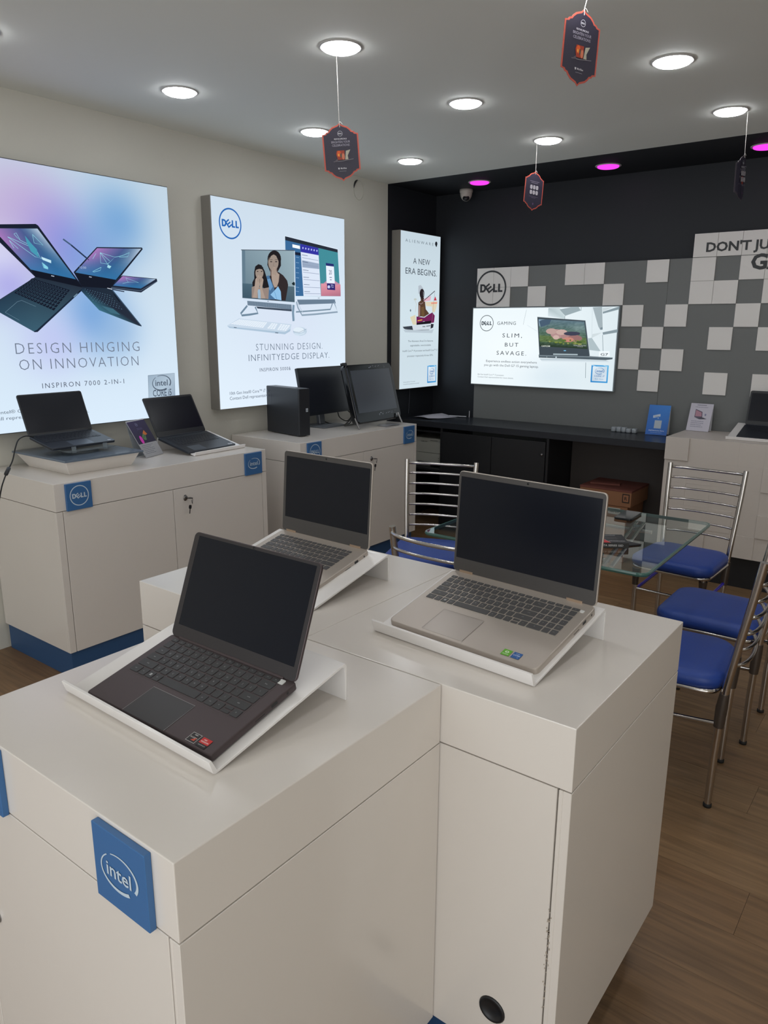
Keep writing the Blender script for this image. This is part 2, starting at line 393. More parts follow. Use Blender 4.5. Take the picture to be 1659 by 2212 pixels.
# ================================================================== LIGHTBOX SIGNS
FRAME = mat('sign_frame', (128, 124, 118), .5); FRAMED = mat('sign_frame_dark', (70, 74, 80), .4, .3)
def sign(name, label, axis, O, w_, h, depth, body):
    """axis 'x': hangs on the left wall facing +x, O = lower left corner of the face; axis 'y': on the back wall facing -y"""
    t = thing(name, label, 'lightbox', O)
    if axis == 'x':
        MB().box(-depth, -.001, 0, w_, 0, h).build('frame', body, t, bevel=.002)
        U, N = (0, 1, 0), (1, 0, 0)
    else:
        MB().box(0, w_, .001, depth, 0, h).build('frame', body, t, bevel=.002)
        U, N = (1, 0, 0), (0, -1, 0)
    return t, Print(O, U, (0, 0, 1), N), Matrix.Translation(-Vector(O))
def backing(P, w_, h, f, n=34, inset=.004):
    v = []; cs = []
    for j in range(n+1):
        for i in range(n+1):
            u, vv = inset+(w_-2*inset)*i/n, inset+(h-2*inset)*j/n; v.append((u, vv)); cs.append(f(u/w_, vv/h))
    P.add(v, [(j*(n+1)+i, j*(n+1)+i+1, (j+1)*(n+1)+i+1, (j+1)*(n+1)+i) for j in range(n) for i in range(n)], cs)
def mix(a, b, t): t = max(0, min(1, t)); return tuple(x+(y-x)*t for x, y in zip(a, b))
def blobs(base, bl, asp=1.):
    def f(u, v):
        c = base(u, v) if callable(base) else base
        for (bu, bv, r, col, k) in bl:
            d = math.hypot(u-bu, (v-bv)*asp)/r; c = mix(c, col, k*math.exp(-d*d))
        return c
    return f
SX = -3.49
# ---- 1: the X-shaped laptops poster
t, P, L = sign('lightbox_sign', 'large backlit sign picturing laptops crossed in an X, at the left edge', 'x', (SX, 1.51, 1.062), 1.165, 1.207, .08, FRAMED)
base = lambda u, v: mix((214, 231, 246), (190, 208, 222), v)
def PU(x, y): q = P.px(x, y); return (q[0]/1.165, q[1]/1.207)
bl = [(*PU(60, 455), .16, (196, 172, 208), .8), (*PU(0, 480), .2, (190, 172, 210), .8), (*PU(130, 515), .17, (150, 142, 214), .8), (*PU(165, 560), .12, (120, 140, 215), .6), (*PU(255, 480), .15, (112, 160, 208), .85),
      (*PU(215, 540), .13, (120, 160, 212), .6), (*PU(0, 560), .11, (222, 226, 244), .7), (*PU(20, 620), .1, (160, 155, 225), .7), (*PU(200, 680), .15, (110, 158, 212), .9), (*PU(255, 715), .12, (140, 175, 215), .6), (*PU(110, 735), .14, (186, 190, 236), .7)]
backing(P, 1.165, 1.207, blobs(base, bl, 1.04), 50); P.build('print_panel', t, local=L)
P.crop = (0, 440, .22905)
K = (26, 33, 48)
def art_screen(q, lines, wv=.0016):
    n = 10
    a, b, c, d = [P.px(*p) for p in q]     # TL TR BR BL
    v = []; cs = []
    for j in range(n+1):
        for i in range(n+1):
            s_, r_ = i/n, j/n
            v.append(tuple((1-r_)*((1-s_)*a[k]+s_*b[k])+r_*((1-s_)*d[k]+s_*c[k]) for k in (0, 1)))
            cc = mix((168, 120, 185), (40, 80, 125), s_*1.2+r_*.25); cc = mix(cc, (196, 210, 226), max(0, (s_-.62)*2.3)*(1-r_*.9)); cc = mix(cc, (50, 115, 165), max(0, r_-.35)*1.3)
            cs.append(cc)
    P.add(v, [((j+1)*(n+1)+i, (j+1)*(n+1)+i+1, j*(n+1)+i+1, j*(n+1)+i) for j in range(n) for i in range(n)], cs)
    for l in lines: P.line(l, wv, (150, 222, 235))
# left open laptop
P.pp([(-70, 195), (335, 191), (358, 205), (782, 788), (765, 800), (690, 780), (330, 690), (-70, 300)], K)
art_screen([(-75, 232), (352, 235), (715, 714), (290, 622)], [[(70, 312), (340, 430), (380, 515), (330, 500), (70, 312)], [(340, 430), (270, 385), (190, 345)], [(130, 285), (150, 275), (190, 345), (160, 320), (130, 285)], [(305, 290), (320, 370), (405, 392), (305, 290)], [(380, 515), (470, 550)], [(395, 555), (450, 600), (450, 618), (410, 605), (395, 555)], [(85, 345), (170, 425)], [(85, 345), (130, 420)]])
P.pp([(232, 300), (290, 372), (345, 430), (365, 510), (290, 450), (250, 370)], (70, 150, 175))
P.pp([(385, 500), (480, 535), (480, 562), (400, 530)], (190, 225, 238)); P.pp([(398, 556), (450, 598), (452, 616), (415, 606)], (130, 205, 225))
P.pp([(290, 622), (715, 714), (780, 792), (700, 790), (330, 690)], (20, 24, 36)); P.pp([(480, 675), (510, 682), (508, 690), (480, 684)], (170, 180, 195))
P.poly([P.px(*p) for p in ((330, 690), (780, 792), (342, 1205), (322, 1210), (-80, 985), (-80, 950))], [(36, 46, 60), (40, 50, 64), (58, 92, 110), (58, 92, 110), (40, 66, 86), (44, 60, 76)])
P.pp([(780, 792), (784, 806), (352, 1210), (322, 1212), (318, 1202), (345, 1190)], (28, 40, 58)); P.pp([(740, 830), (755, 818), (756, 828), (744, 840)], (10, 14, 22)); P.pp([(690, 875), (725, 845), (727, 853), (694, 884)], (120, 150, 170))
P.grid([(300, 700), (660, 812), (505, 1012), (125, 842)], 7, 13, (22, 28, 42), .08, .1); P.grid([(303, 703), (652, 812), (500, 1000), (130, 842)], 7, 13, (66, 84, 104), .36, .4)
P.line([(45, 1025), (160, 925), (200, 912), (335, 970)], .0012, (110, 140, 158)); P.line([(45, 1025), (180, 1100)], .0012, (110, 140, 158))
# middle laptop
P.pp([(908, 410), (1335, 414), (1342, 430), (1050, 792), (1030, 805), (770, 788), (690, 645)], K)
art_screen([(912, 420), (1328, 425), (1088, 718), (705, 650)], [[(940, 462), (945, 560), (1010, 570), (1080, 505), (940, 462)], [(940, 462), (1010, 570)], [(940, 462), (1030, 540)], [(1080, 505), (1150, 490), (1215, 462), (1200, 500), (1120, 505)], [(870, 640), (950, 600), (940, 630), (880, 645), (870, 640)], [(1010, 570), (1040, 600)], [(900, 470), (870, 520)]])
P.pp([(1012, 578), (1045, 590), (1030, 612), (1005, 600)], (160, 215, 228)); P.crop = (0, 440, .22905)
P.tpx('12:00', (748, 610), (808, 616), 22, (190, 205, 230), -.01)
P.pp([(698, 648), (1088, 718), (1045, 800), (770, 784)], (22, 26, 38)); P.pp([(835, 685), (860, 690), (858, 698), (834, 693)], (170, 180, 195))
P.poly([P.px(*p) for p in ((770, 784), (1040, 800), (1328, 1158), (1300, 1150), (930, 1005), (762, 825))], [(30, 40, 56), (34, 46, 60), (40, 46, 60), (44, 56, 70), (60, 110, 130), (36, 56, 76)])
P.grid([(778, 792), (1030, 855), (1165, 1010), (865, 915)], 6, 11, (110, 150, 175), .38, .4)
P.pp([(950, 962), (1060, 990), (1130, 1050), (1040, 1030)], (62, 104, 122)); P.pp([(1040, 805), (1060, 815), (1330, 1150), (1328, 1160)], (58, 80, 102)); P.pp([(1060, 845), (1078, 860), (1130, 930), (1118, 925)], (14, 18, 30))
# tablet and pens
P.pp([(1145, 678), (1472, 708), (1478, 735), (1325, 838), (1040, 800), (1090, 718)], (34, 42, 60))
art_screen([(1150, 684), (1462, 712), (1322, 800), (1062, 772)], [[(1180, 700), (1200, 740), (1300, 745), (1180, 700)], [(1150, 752), (1210, 740)]], .0012)
P.line([(1040, 790), (1320, 822), (1478, 732)], .0014, (120, 140, 160)); P.line([(588, 335), (670, 395)], .0075, (66, 90, 120)); P.line([(665, 392), (815, 518)], .0075, (38, 54, 80)); P.line([(815, 518), (832, 532)], .003, (30, 36, 50)); P.line([(1005, 796), (1050, 808)], .003, (210, 220, 232)); P.line([(1050, 808), (1165, 830)], .005, (38, 46, 66))
P.build('picture', t, local=L)
P.crop = (0, 0, 1); TC = (108, 118, 136)
P.tpx('DESIGN HINGING', (33, 766), (300, 757.5), 25.5, TC, -.014, 1.22); P.tpx('ON INNOVATION', (41, 799), (298, 790), 25, TC, -.014, 1.2)
P.tpx('INSPIRON 7000 2-IN-1', (90, 836.5), (267, 830), 11.5, (88, 96, 112), 0, 1.3)
P.tpx('10th Gen Intel® Core™ i5 processor.', (-62, 903), (150, 879), 8, (92, 104, 120)); P.tpx('Contact Dell representative for more details.', (-75, 918), (190, 888), 8, (92, 104, 120))
q = [P.px(*p) for p in ((318, 811), (375, 806), (377, 872), (320, 876))]; cu = sum(a for a, b in q)/4
P.poly(q, [(150, 170, 188), (170, 188, 204), (140, 158, 178), (178, 198, 214)]); P.line(q+[q[0]], .002, (110, 126, 142), False)
c = P.px(347.5, 827); P.intel(c, .062, (78, 90, 106)); P.tpx('CORE i5', (329, 857), (369, 853), 15, (74, 86, 102), .01)
P.build('lettering', t, local=L)
# ---- 2: all-in-one computers
t, P, L = sign('lightbox_sign', 'backlit sign picturing two all-in-one computers, behind the black monitors', 'x', (SX, 2.958, 1.068), 1.162, 1.2, .08, FRAME)
backing(P, 1.162, 1.2, blobs(lambda u, v: mix((222, 236, 248), (200, 216, 230), v), [(.5, .42, .35, (212, 218, 238), .5)]), 16); P.build('print_panel', t, local=L)
P.crop = (470, 490, .1748)
W_ = (214, 228, 242); SL = (120, 148, 168)
P.pp([(822, 108), (1487, 270), (1524, 888), (955, 893), (940, 285), (832, 280)], W_)
P.pp([(832, 116), (1482, 280), (1515, 858), (957, 855), (945, 290), (836, 285)], (66, 138, 150)); P.pp([(832, 116), (1482, 280), (1484, 318), (834, 165)], (40, 46, 58))
P.pp([(834, 165), (1022, 210), (1060, 855), (957, 855), (945, 290), (837, 285)], (58, 104, 150)); P.pp([(948, 310), (1022, 320), (1024, 358), (950, 345)], (26, 34, 54))
P.pp([(922, 215), (1015, 235), (1017, 275), (924, 255)], (238, 244, 250)); P.pp([(1020, 210), (1243, 262), (1247, 355), (1025, 312)], (52, 52, 158))
P.pp([(1025, 310), (1247, 352), (1275, 855), (1060, 855)], (216, 226, 242)); P.pp([(1042, 412), (1250, 455), (1254, 522), (1046, 500)], (150, 166, 190))
for k, y in enumerate((345, 380, 430, 465, 532, 560, 620, 650, 712, 745, 800, 825)):
    x = 1040+(y-345)*.06; s_ = .2-(y-345)*.00038
    P.line([(x, y), (x+(70 if k % 2 == 0 else 200), y+(70 if k % 2 == 0 else 200)*s_)], .0028, (70, 84, 116) if k % 2 == 0 else (140, 152, 178))
for x in (1050, 1085, 1120, 1155, 1188, 1222): P.ell((x, 262+(x-1050)*.2), 9, 13, (170, 180, 232), 8)
for y in (375, 440, 505, 565, 628, 745, 795): P.line([(962, y), (1000, y+6)], .003, (130, 165, 200))
P.poly([P.px(*p) for p in ((1270, 700), (1512, 712), (1515, 858), (1272, 855))], [(222, 150, 165), (214, 140, 156), (170, 110, 130), (190, 120, 140)])
P.pp([(1300, 700), (1340, 668), (1380, 695), (1430, 660), (1508, 712), (1440, 720)], (190, 140, 165))
P.pp([(1333, 480), (1430, 490), (1442, 700), (1340, 695)], (228, 236, 248)); P.pp([(1329, 446), (1427, 460), (1430, 492), (1333, 480)], (40, 48, 110)); P.pp([(1343, 698), (1443, 703), (1446, 783), (1348, 776)], (46, 40, 110))
P.tpx('20', (1368, 588), (1404, 590), 58, (60, 66, 100)); P.tpx('72', (1392, 752), (1425, 752), 40, (200, 205, 240)); P.ell((1367, 742), 16, 20, (200, 205, 240), 10)
P.line([(1375, 625), (1405, 626)], .004, (80, 86, 120)); P.line([(1380, 655), (1402, 656)], .004, (80, 86, 120))
P.ell((1242, 880), 14, 5, (150, 160, 175), 8)
P.pp([(975, 900), (1440, 896), (1452, 946), (990, 962)], (104, 124, 144)); P.line([(965, 925), (985, 1000), (1035, 1092), (1200, 1080), (1475, 1052), (1430, 930)], .011, (138, 158, 176)); P.line([(960, 1052), (1200, 1035), (1385, 1020), (1410, 950)], .009, (120, 142, 160)); P.line([(985, 930), (1010, 1000), (1050, 1068)], .004, (180, 196, 212))
P.pp([(278, 280), (945, 288), (957, 962), (300, 912)], W_); P.pp([(280, 281), (945, 288), (945, 297), (281, 290)], (70, 80, 92))
P.poly([P.px(*p) for p in ((288, 290), (938, 297), (943, 932), (297, 880))], [(124, 146, 158), (150, 172, 182), (140, 160, 170), (96, 120, 134)])
P.pp([(292, 290), (330, 291), (335, 700), (296, 700)], (98, 122, 138)); P.poly([P.px(*p) for p in ((296, 698), (940, 740), (943, 932), (297, 880))], [(74, 100, 116), (84, 106, 118), (70, 90, 104), (60, 84, 100)])
HB = (34, 31, 34); SK = (152, 138, 128); SK2 = (168, 150, 138)
P.pp([(690, 560), (745, 560), (800, 600), (850, 665), (862, 720), (850, 800), (830, 912), (640, 905), (595, 640)], (50, 42, 44))
P.pp([(590, 612), (625, 600), (690, 760), (700, 900), (600, 895)], (74, 112, 150)); P.pp([(598, 650), (640, 640), (672, 740), (640, 790), (618, 760)], (104, 148, 190))
P.ell((690, 400), 84, 108, HB); P.pp([(612, 380), (604, 470), (640, 560), (730, 560), (772, 480), (770, 390)], HB)
P.pp([(640, 500), (720, 500), (735, 600), (690, 650), (640, 600)], (120, 104, 98)); P.ell((678, 440), 64, 104, SK)
P.pp([(618, 420), (640, 335), (682, 318), (725, 345), (742, 425), (712, 360), (682, 342), (650, 360)], HB)
for x in (650, 712): P.ell((x, 432), 15, 6, (48, 42, 44), 10); P.line([(x-17, 408), (x+17, 406)], .0022, (50, 42, 42))
P.line([(683, 440), (676, 482), (692, 488)], .002, (118, 102, 94))
P.pp([(655, 560), (670, 505), (682, 500), (692, 495), (703, 505), (718, 560), (752, 590), (742, 680), (720, 745), (690, 752), (668, 700), (655, 640)], SK2)
for a, b in (((676, 510), (672, 590)), ((690, 503), (688, 590)), ((704, 515), (704, 600))): P.line([a, b], .0016, (112, 96, 88))
P.pp([(640, 838), (688, 790), (735, 735), (768, 800), (776, 908), (700, 895)], (140, 188, 226)); P.line([(690, 800), (720, 900)], .004, (100, 150, 196))
P.pp([(438, 560), (452, 490), (490, 462), (530, 475), (568, 545), (596, 640), (622, 740), (600, 790), (560, 770), (520, 700), (460, 700), (448, 770), (420, 740), (415, 690), (440, 640)], HB)
P.pp([(408, 745), (450, 730), (560, 760), (622, 748), (615, 892), (408, 878)], (146, 130, 122)); P.pp([(480, 770), (515, 775), (520, 890), (486, 885)], (150, 176, 196))
P.ell((503, 570), 50, 74, SK); P.pp([(452, 545), (462, 490), (500, 468), (548, 500), (556, 560), (535, 525), (500, 520), (468, 530)], HB)
for x in (480, 530): P.ell((x, 552), 11, 6, (46, 40, 42), 8)
P.pp([(452, 650), (480, 610), (495, 590), (503, 640), (505, 720), (480, 800), (470, 880), (420, 876), (440, 780)], SK2); P.pp([(507, 600), (528, 615), (552, 655), (545, 700), (535, 760), (575, 884), (525, 888), (508, 760)], SK2)
for x in (478, 490, 520, 532): P.line([(x, 618), (x+(4 if x < 500 else -4), 680)], .0015, (112, 96, 88))
P.pp([(900, 700), (925, 680), (940, 690), (941, 725), (915, 722)], (28, 40, 44))
P.pp([(297, 880), (957, 935), (957, 962), (300, 912)], (206, 220, 236)); P.ell((608, 920), 12, 5, (130, 142, 160), 8)
P.pp([(350, 915), (898, 962), (900, 1022), (356, 970)], (96, 116, 136)); P.grid([(356, 920), (895, 966), (895, 1015), (360, 968)], 6, 44, (150, 166, 182), .28, .28); P.pp([(460, 985), (900, 1022), (900, 1045), (478, 1010)], (60, 72, 88))
P.line([(350, 975), (270, 1072), (285, 1095), (380, 1085), (482, 1068), (448, 990)], .012, (110, 134, 154)); P.line([(922, 965), (915, 1060), (922, 1165)], .019, (120, 146, 168)); P.line([(940, 965), (930, 1060), (938, 1150)], .004, (190, 208, 222))
P.pp([(245, 1132), (898, 1205), (880, 1290), (815, 1328), (130, 1250), (100, 1222)], (196, 212, 228)); P.pp([(100, 1222), (130, 1232), (812, 1300), (885, 1260), (880, 1290), (815, 1328), (130, 1250)], (170, 192, 212))
P.grid([(250, 1142), (600, 1180), (545, 1250), (140, 1200)], 5, 14, (232, 240, 248), .1, .12); P.grid([(650, 1188), (728, 1197), (690, 1268), (590, 1255)], 4, 3, (232, 240, 248), .12, .14); P.grid([(760, 1200), (885, 1216), (830, 1285), (715, 1272)], 4, 4, (232, 240, 248), .12, .14)
P.pp([(185, 1238), (220, 1242), (215, 1250), (182, 1247)], (90, 104, 122)); P.pp([(697, 1303), (735, 1307), (728, 1316), (692, 1312)], (90, 104, 122))
P.ell((1000, 1292), 85, 54, (188, 206, 222), 24); P.ell((985, 1275), 66, 34, (220, 232, 242), 24); P.line([(918, 1295), (990, 1305), (1050, 1275), (1082, 1262)], .002, (120, 140, 160)); P.pp([(930, 1310), (990, 1325), (1070, 1300), (1050, 1330), (980, 1345), (935, 1335)], (204, 220, 234))
P.build('picture', t, local=L)
P.crop = (0, 0, 1); BL_ = (38, 100, 176)
P.dell(P.px(494, 483.5), (P.px(494, 450)[1]-P.px(494, 517)[1])/2, BL_, .1)
G = (100, 114, 132)
P.tpx('STUNNING DESIGN.', (549.5, 758), (693, 752.5), 15.5, G, -.012, 1.2); P.tpx('INFINITYEDGE DISPLAY.', (534, 780), (708, 773), 15, G, -.01, 1.1)
P.tpx('INSPIRON 5000&', (557.5, 802.5), (624.5, 799), 8, (80, 92, 110), 0, 1.2)
P.tpx('10th Gen Intel® Core™ i7 processor.', (493, 853.5), (600, 843), 7, (80, 92, 110)); P.tpx('Contact Dell representative', (493, 864), (578, 856), 7.2, (80, 92, 110))
P.build('lettering', t, local=L)
# ---- 3: narrow sign on the black part of the left wall
t, P, L = sign('lightbox_sign', 'narrow tall backlit sign on the black wall, seated figure and laptop on it', 'x', (SX, 4.763, 1.079), .548, 1.183, .08, FRAME)
backing(P, .548, 1.183, lambda u, v: mix(mix((206, 222, 230), (190, 206, 216), abs(v-.45)*1.6), (214, 230, 238), max(0, .25-v)*2), 12); P.build('print_panel', t, local=L)
P.crop = (840, 480, .1717)
P.pp([(370, 800), (400, 790), (430, 830), (440, 880), (395, 900), (370, 900)], (176, 186, 196))
P.pp([(440, 965), (530, 925), (522, 985), (440, 1000)], (220, 176, 190)); P.pp([(455, 1005), (608, 995), (600, 1060), (575, 1135), (545, 1130), (540, 1060), (470, 1055)], (216, 206, 180)); P.pp([(565, 985), (582, 930), (600, 985)], (190, 50, 70)); P.pp([(530, 1010), (608, 1005), (606, 1025), (530, 1030)], (224, 150, 130))
P.pp([(265, 1195), (330, 1165), (345, 1290), (300, 1290)], (214, 206, 176)); P.ell((270, 1110), 8, 16, (96, 110, 120), 8); P.line([(320, 970), (345, 1030), (330, 1130)], .004, (190, 186, 176)); P.ell((330, 970), 20, 12, (188, 196, 190), 8)
P.pp([(345, 1185), (400, 1195), (445, 1200), (500, 1160), (545, 1135), (575, 1175), (565, 1262), (530, 1268), (440, 1245), (345, 1290)], (112, 34, 84))
P.pp([(368, 1010), (400, 985), (452, 1000), (462, 1095), (505, 1150), (440, 1192), (405, 1185), (366, 1190)], (84, 62, 48)); P.pp([(374, 1040), (392, 1050), (390, 1180), (366, 1180)], (150, 120, 112)); P.pp([(400, 1070), (440, 1060), (446, 1190), (408, 1180)], (104, 80, 54))
P.pp([(400, 985), (395, 945), (440, 950), (432, 1000)], (64, 46, 40)); P.ell((414, 900), 30, 62, (40, 34, 38)); P.pp([(425, 870), (445, 890), (440, 940), (428, 930)], (112, 114, 120)); P.line([(378, 1015), (400, 1030), (428, 1010)], .005, (150, 130, 132))
P.line([(430, 992), (575, 865)], .006, (64, 56, 66)); P.line([(575, 865), (555, 1060), (538, 1265)], .003, (130, 126, 134))
P.pp([(345, 1268), (440, 1250), (530, 1238), (522, 1275), (345, 1292)], (30, 24, 32)); P.line([(358, 1240), (415, 1228)], .007, (224, 170, 60))
P.pp([(170, 1316), (300, 1302), (520, 1275), (560, 1282), (552, 1325), (505, 1352), (300, 1360), (185, 1340)], (204, 214, 222)); P.pp([(170, 1316), (288, 1304), (300, 1356), (185, 1340)], (56, 62, 72)); P.pp([(525, 1278), (560, 1282), (552, 1325), (520, 1340)], (40, 44, 52)); P.line([(195, 1345), (300, 1360), (505, 1353)], .003, (60, 66, 76))
for x in (427, 445): P.ell((x, 1313), 6, 8, (46, 50, 58), 8)
P.line([(465, 1308), (520, 1302)], .006, (90, 98, 108)); P.pp([(175, 1352), (500, 1362), (560, 1345), (540, 1395), (200, 1385)], (182, 196, 206))
P.build('picture', t, local=L)
G = (66, 74, 84)
P.tpx('ALIENWARE', (203, 243), (556, 298), 40, (72, 84, 96), -.01, 1.6); P.ell((590, 272), 15, 28, (30, 34, 40), 14); P.pp([(580, 296), (601, 296), (592, 316)], (30, 34, 40))
P.tpx('A NEW', (300, 520), (511, 545), 76, G, .0, 1.05); P.tpx('ERA BEGINS.', (203, 645), (596, 685), 82, G, .0, 1.0)
for tx, a, b in (('The Alienware Area-51m features', (235, 1507), (548, 1502)), ('upgradeable, overclockable', (262, 1560), (522, 1556)), ('Intel® Core™ i9 processor and Intel® Core™ i7', (166, 1632), (603, 1618)), ('processor respectively & max GPU.', (225, 1692), (550, 1684)), ('9th Gen Intel® Core™ i9 processor', (175, 2022), (325, 2004)), ('Contact Dell representative for more details.', (175, 2048), (375, 2026))):
    P.tpx(tx, a, b, 24 if a[1] < 1800 else 12, (76, 86, 96))
def badge(P, q, cpu, gen):
    q = [P.px(*p) for p in q]; cu, cv = sum(a for a, b in q)/4, sum(b for a, b in q)/4; w_ = (q[1][0]-q[0][0]+q[2][0]-q[3][0])/2; h = (q[0][1]-q[3][1]+q[1][1]-q[2][1])/2
    R4 = lambda s_, h_=None: [(cu-w_/2*s_, cv-h/2*(h_ or s_)), (cu+w_/2*s_, cv-h/2*(h_ or s_)), (cu+w_/2*s_, cv+h/2*(h_ or s_)), (cu-w_/2*s_, cv+h/2*(h_ or s_))]
    P.poly(R4(1), [(38, 128, 196), (60, 150, 210), (90, 175, 224), (50, 140, 205)]); P.poly(R4(.84), [(190, 206, 220), (214, 226, 236), (198, 214, 226), (222, 234, 242)])
    for a in (-.5, .2): P.line([(cu+a*w_, cv+h/2), (cu+(a+.25)*w_, cv+h*.42)], .004, (170, 215, 240), False)
    P.intel((cu, cv+h*.16), w_*.27, (34, 104, 170)); P.text(cpu, cu, cv-h*.17, h*.1, w_*.6, (34, 104, 170), .0, 1, 'c'); P.text(gen, cu, cv-h*.33, h*.075, w_*.5, (96, 150, 196), 0, 1, 'c')
badge(P, [(480, 1803), (592, 1797), (583, 2014), (474, 2020)], 'CORE i9', '9th Gen')
P.build('lettering', t, local=L)
# ---- 4: wide sign on the tiled panel
t, P, L = sign('lightbox_sign', 'wide backlit gaming laptop sign on the grey and white checkered wall', 'y', (-3.105+.0, 5.2, 1.118), 1.166, .587, .03, mat('sign_frame_light', (150, 160, 166), .4))
backing(P, 1.166, .587, blobs(lambda u, v: mix((232, 242, 246), (206, 220, 226), max(0, u-.45)*1.1), [(.3, .5, .35, (240, 247, 250), .8), (.6, .15, .2, (206, 222, 232), .6)]), 16, .006); P.build('print_panel', t, local=L)
P.crop = (1010, 655, .20193)
P.poly([P.px(*p) for p in ((865, 52), (985, 46), (1042, 138), (1040, 165), (860, 140))], [(176, 192, 196), (200, 214, 218), (206, 218, 222), (190, 206, 210), (214, 226, 232)])
P.pp([(985, 66), (1105, 44), (1190, 42), (1212, 78), (1045, 135)], (152, 168, 174)); P.pp([(1340, 44), (1440, 38), (1446, 255), (1420, 285), (1400, 250)], (160, 174, 180)); P.pp([(1445, 50), (1560, 40), (1448, 90)], (196, 208, 212)); P.pp([(1448, 92), (1625, 34), (1622, 66), (1448, 112)], (132, 148, 156))
P.pp([(1445, 312), (1608, 278), (1606, 312), (1450, 338)], (134, 150, 158)); P.pp([(1290, 376), (1330, 370), (1425, 515), (1305, 500)], (172, 188, 194)); P.pp([(1420, 262), (1446, 255), (1446, 282), (1422, 286)], (120, 136, 146)); P.pp([(1335, 330), (1445, 312), (1330, 372)], (204, 216, 220))
for a, b in (((632, 70), (596, 230)), ((1446, 340), (1450, 512)), ((1266, 605), (1262, 800)), ((1042, 135), (1041, 168)), ((1217, 42), (1216, 80))): P.line([a, b], .0035 if a[0] != 632 else .0016, (130, 146, 154))
P.line([(1336, 45), (1330, 372), (1290, 376)], .0016, (180, 194, 200)); P.line([(640, 235), (745, 300)], .0014, (190, 204, 214))
P.poly([P.px(*p) for p in ((770, 590), (1480, 608), (1540, 640), (800, 625))], [(170, 186, 196), (186, 200, 208), (222, 234, 240), (226, 236, 242)])
P.pp([(762, 550), (1300, 565), (1556, 580), (1550, 600), (1480, 608), (765, 582)], (84, 96, 104)); P.line([(765, 560), (1300, 572), (1555, 583)], .003, (150, 164, 172)); P.pp([(942, 570), (957, 571), (955, 595), (942, 594)], (190, 204, 212)); P.ell((850, 575), 4, 4, (190, 204, 212), 6)
P.pp([(748, 146), (1262, 184), (1310, 562), (1296, 568), (770, 552)], (66, 76, 84)); P.line([(748, 148), (1262, 186), (1308, 560)], .003, (120, 134, 140)); P.line([(918, 545), (1180, 550)], .009, (170, 186, 192)); P.ell((1043, 507), 15, 5, (120, 190, 230), 8)
q = [(762, 168), (1252, 198), (1285, 490), (775, 460)]
a, b, c_, d = [P.px(*p) for p in q]; v = []; cs = []; n = 26; rr = random.Random(4)
for j in range(n+1):
    for i in range(n+1):
        s_, r_ = i/n, j/n; v.append(tuple((1-r_)*((1-s_)*a[k]+s_*b[k])+r_*((1-s_)*d[k]+s_*c_[k]) for k in (0, 1)))
        cc = mix((96, 120, 132), (78, 104, 84), r_*1.6); cc = mix(cc, (150, 175, 200), max(0, .18-math.hypot(s_-.03, r_-.12))*6)
        cc = mix(cc, (128, 150, 150), max(0, .25-math.hypot(s_-.88, r_-.25))*3); k_ = rr.uniform(-26, 26)*(.3+r_*.7); cc = tuple(max(0, x+k_) for x in cc)
        if r_ > .78: cc = mix(cc, (44, 58, 46), (r_-.78)*5)
        if .6 < r_ < .82: cc = mix(cc, (112, 130, 62), .45)
        cs.append(cc)
P.add(v, [((j+1)*(n+1)+i, (j+1)*(n+1)+i+1, j*(n+1)+i+1, j*(n+1)+i) for j in range(n) for i in range(n)], cs)
# generic rocky outcrop in a jungle clearing
for (x, y, rx, ry, col) in ((960, 330, 70, 52, (176, 140, 140)), (1080, 355, 80, 48, (170, 132, 130)), (1150, 375, 80, 36, (150, 110, 108)), (900, 300, 60, 32, (186, 156, 150)), (1010, 310, 60, 30, (196, 168, 160)), (1080, 390, 60, 26, (196, 134, 120)), (950, 365, 34, 24, (200, 172, 164)), (1120, 325, 90, 22, (64, 66, 84))):
    P.ell((x, y), rx, ry, col, 11)
for k in range(26):
    P.ell((rr.uniform(790, 1260), rr.uniform(395, 440)), rr.uniform(8, 26), rr.uniform(5, 12), rr.choice(((120, 136, 66), (92, 112, 56), (70, 90, 52), (140, 146, 90))), 7)
P.pp([(790, 255), (770, 195), (800, 180), (850, 172), (900, 178), (880, 225)], (72, 92, 112))
P.build('picture', t, local=L)
G = (60, 70, 78)
P.dell(P.px(210, 214), (P.px(210, 128)[1]-P.px(210, 300)[1])/2, G, .075)
P.tpx('GAMING', (323, 233), (522, 229), 37, (78, 88, 96), .0, 1.1)
for tx, a, b, c in (('SLIM,', (378, 366), (588, 366), 45), ('BUT', (405, 465), (548, 464), 43), ('SAVAGE.', (316, 553), (633, 557), 44)): P.tpx(tx, a, b, c, G, 0, 1.35)
P.tpx('Experience endless action everywhere', (205, 632), (747, 641), 25, (80, 88, 96)); P.tpx('you go with the Dell G7 15 gaming laptop.', (182, 673), (766, 687), 25, (80, 88, 96))
P.tpx('8th Gen Intel® Core™ i7 processor.', (115, 768), (397, 775), 15, (90, 98, 106)); P.tpx('Contact Dell representative for more details.', (115, 795), (497, 805), 14, (90, 98, 106))
P.tpx('CAPCOM', (797, 466), (888, 466), 16, (214, 222, 210), .02); P.tpx('MONSTER HUNTER', (1140, 458), (1272, 460), 11, (196, 200, 200)); P.tpx('WORLD', (1180, 468), (1240, 469), 7, (190, 194, 194))
P.pp([(1413, 512), (1525, 512), (1527, 572), (1410, 572)], (236, 244, 248)); P.tpx('G7', (1428, 560), (1508, 561), 28, (70, 78, 86), .01)
badge(P, [(1333, 660), (1517, 664), (1503, 852), (1320, 846)], 'CORE i7', '8th Gen')
P.build('lettering', t, local=L)

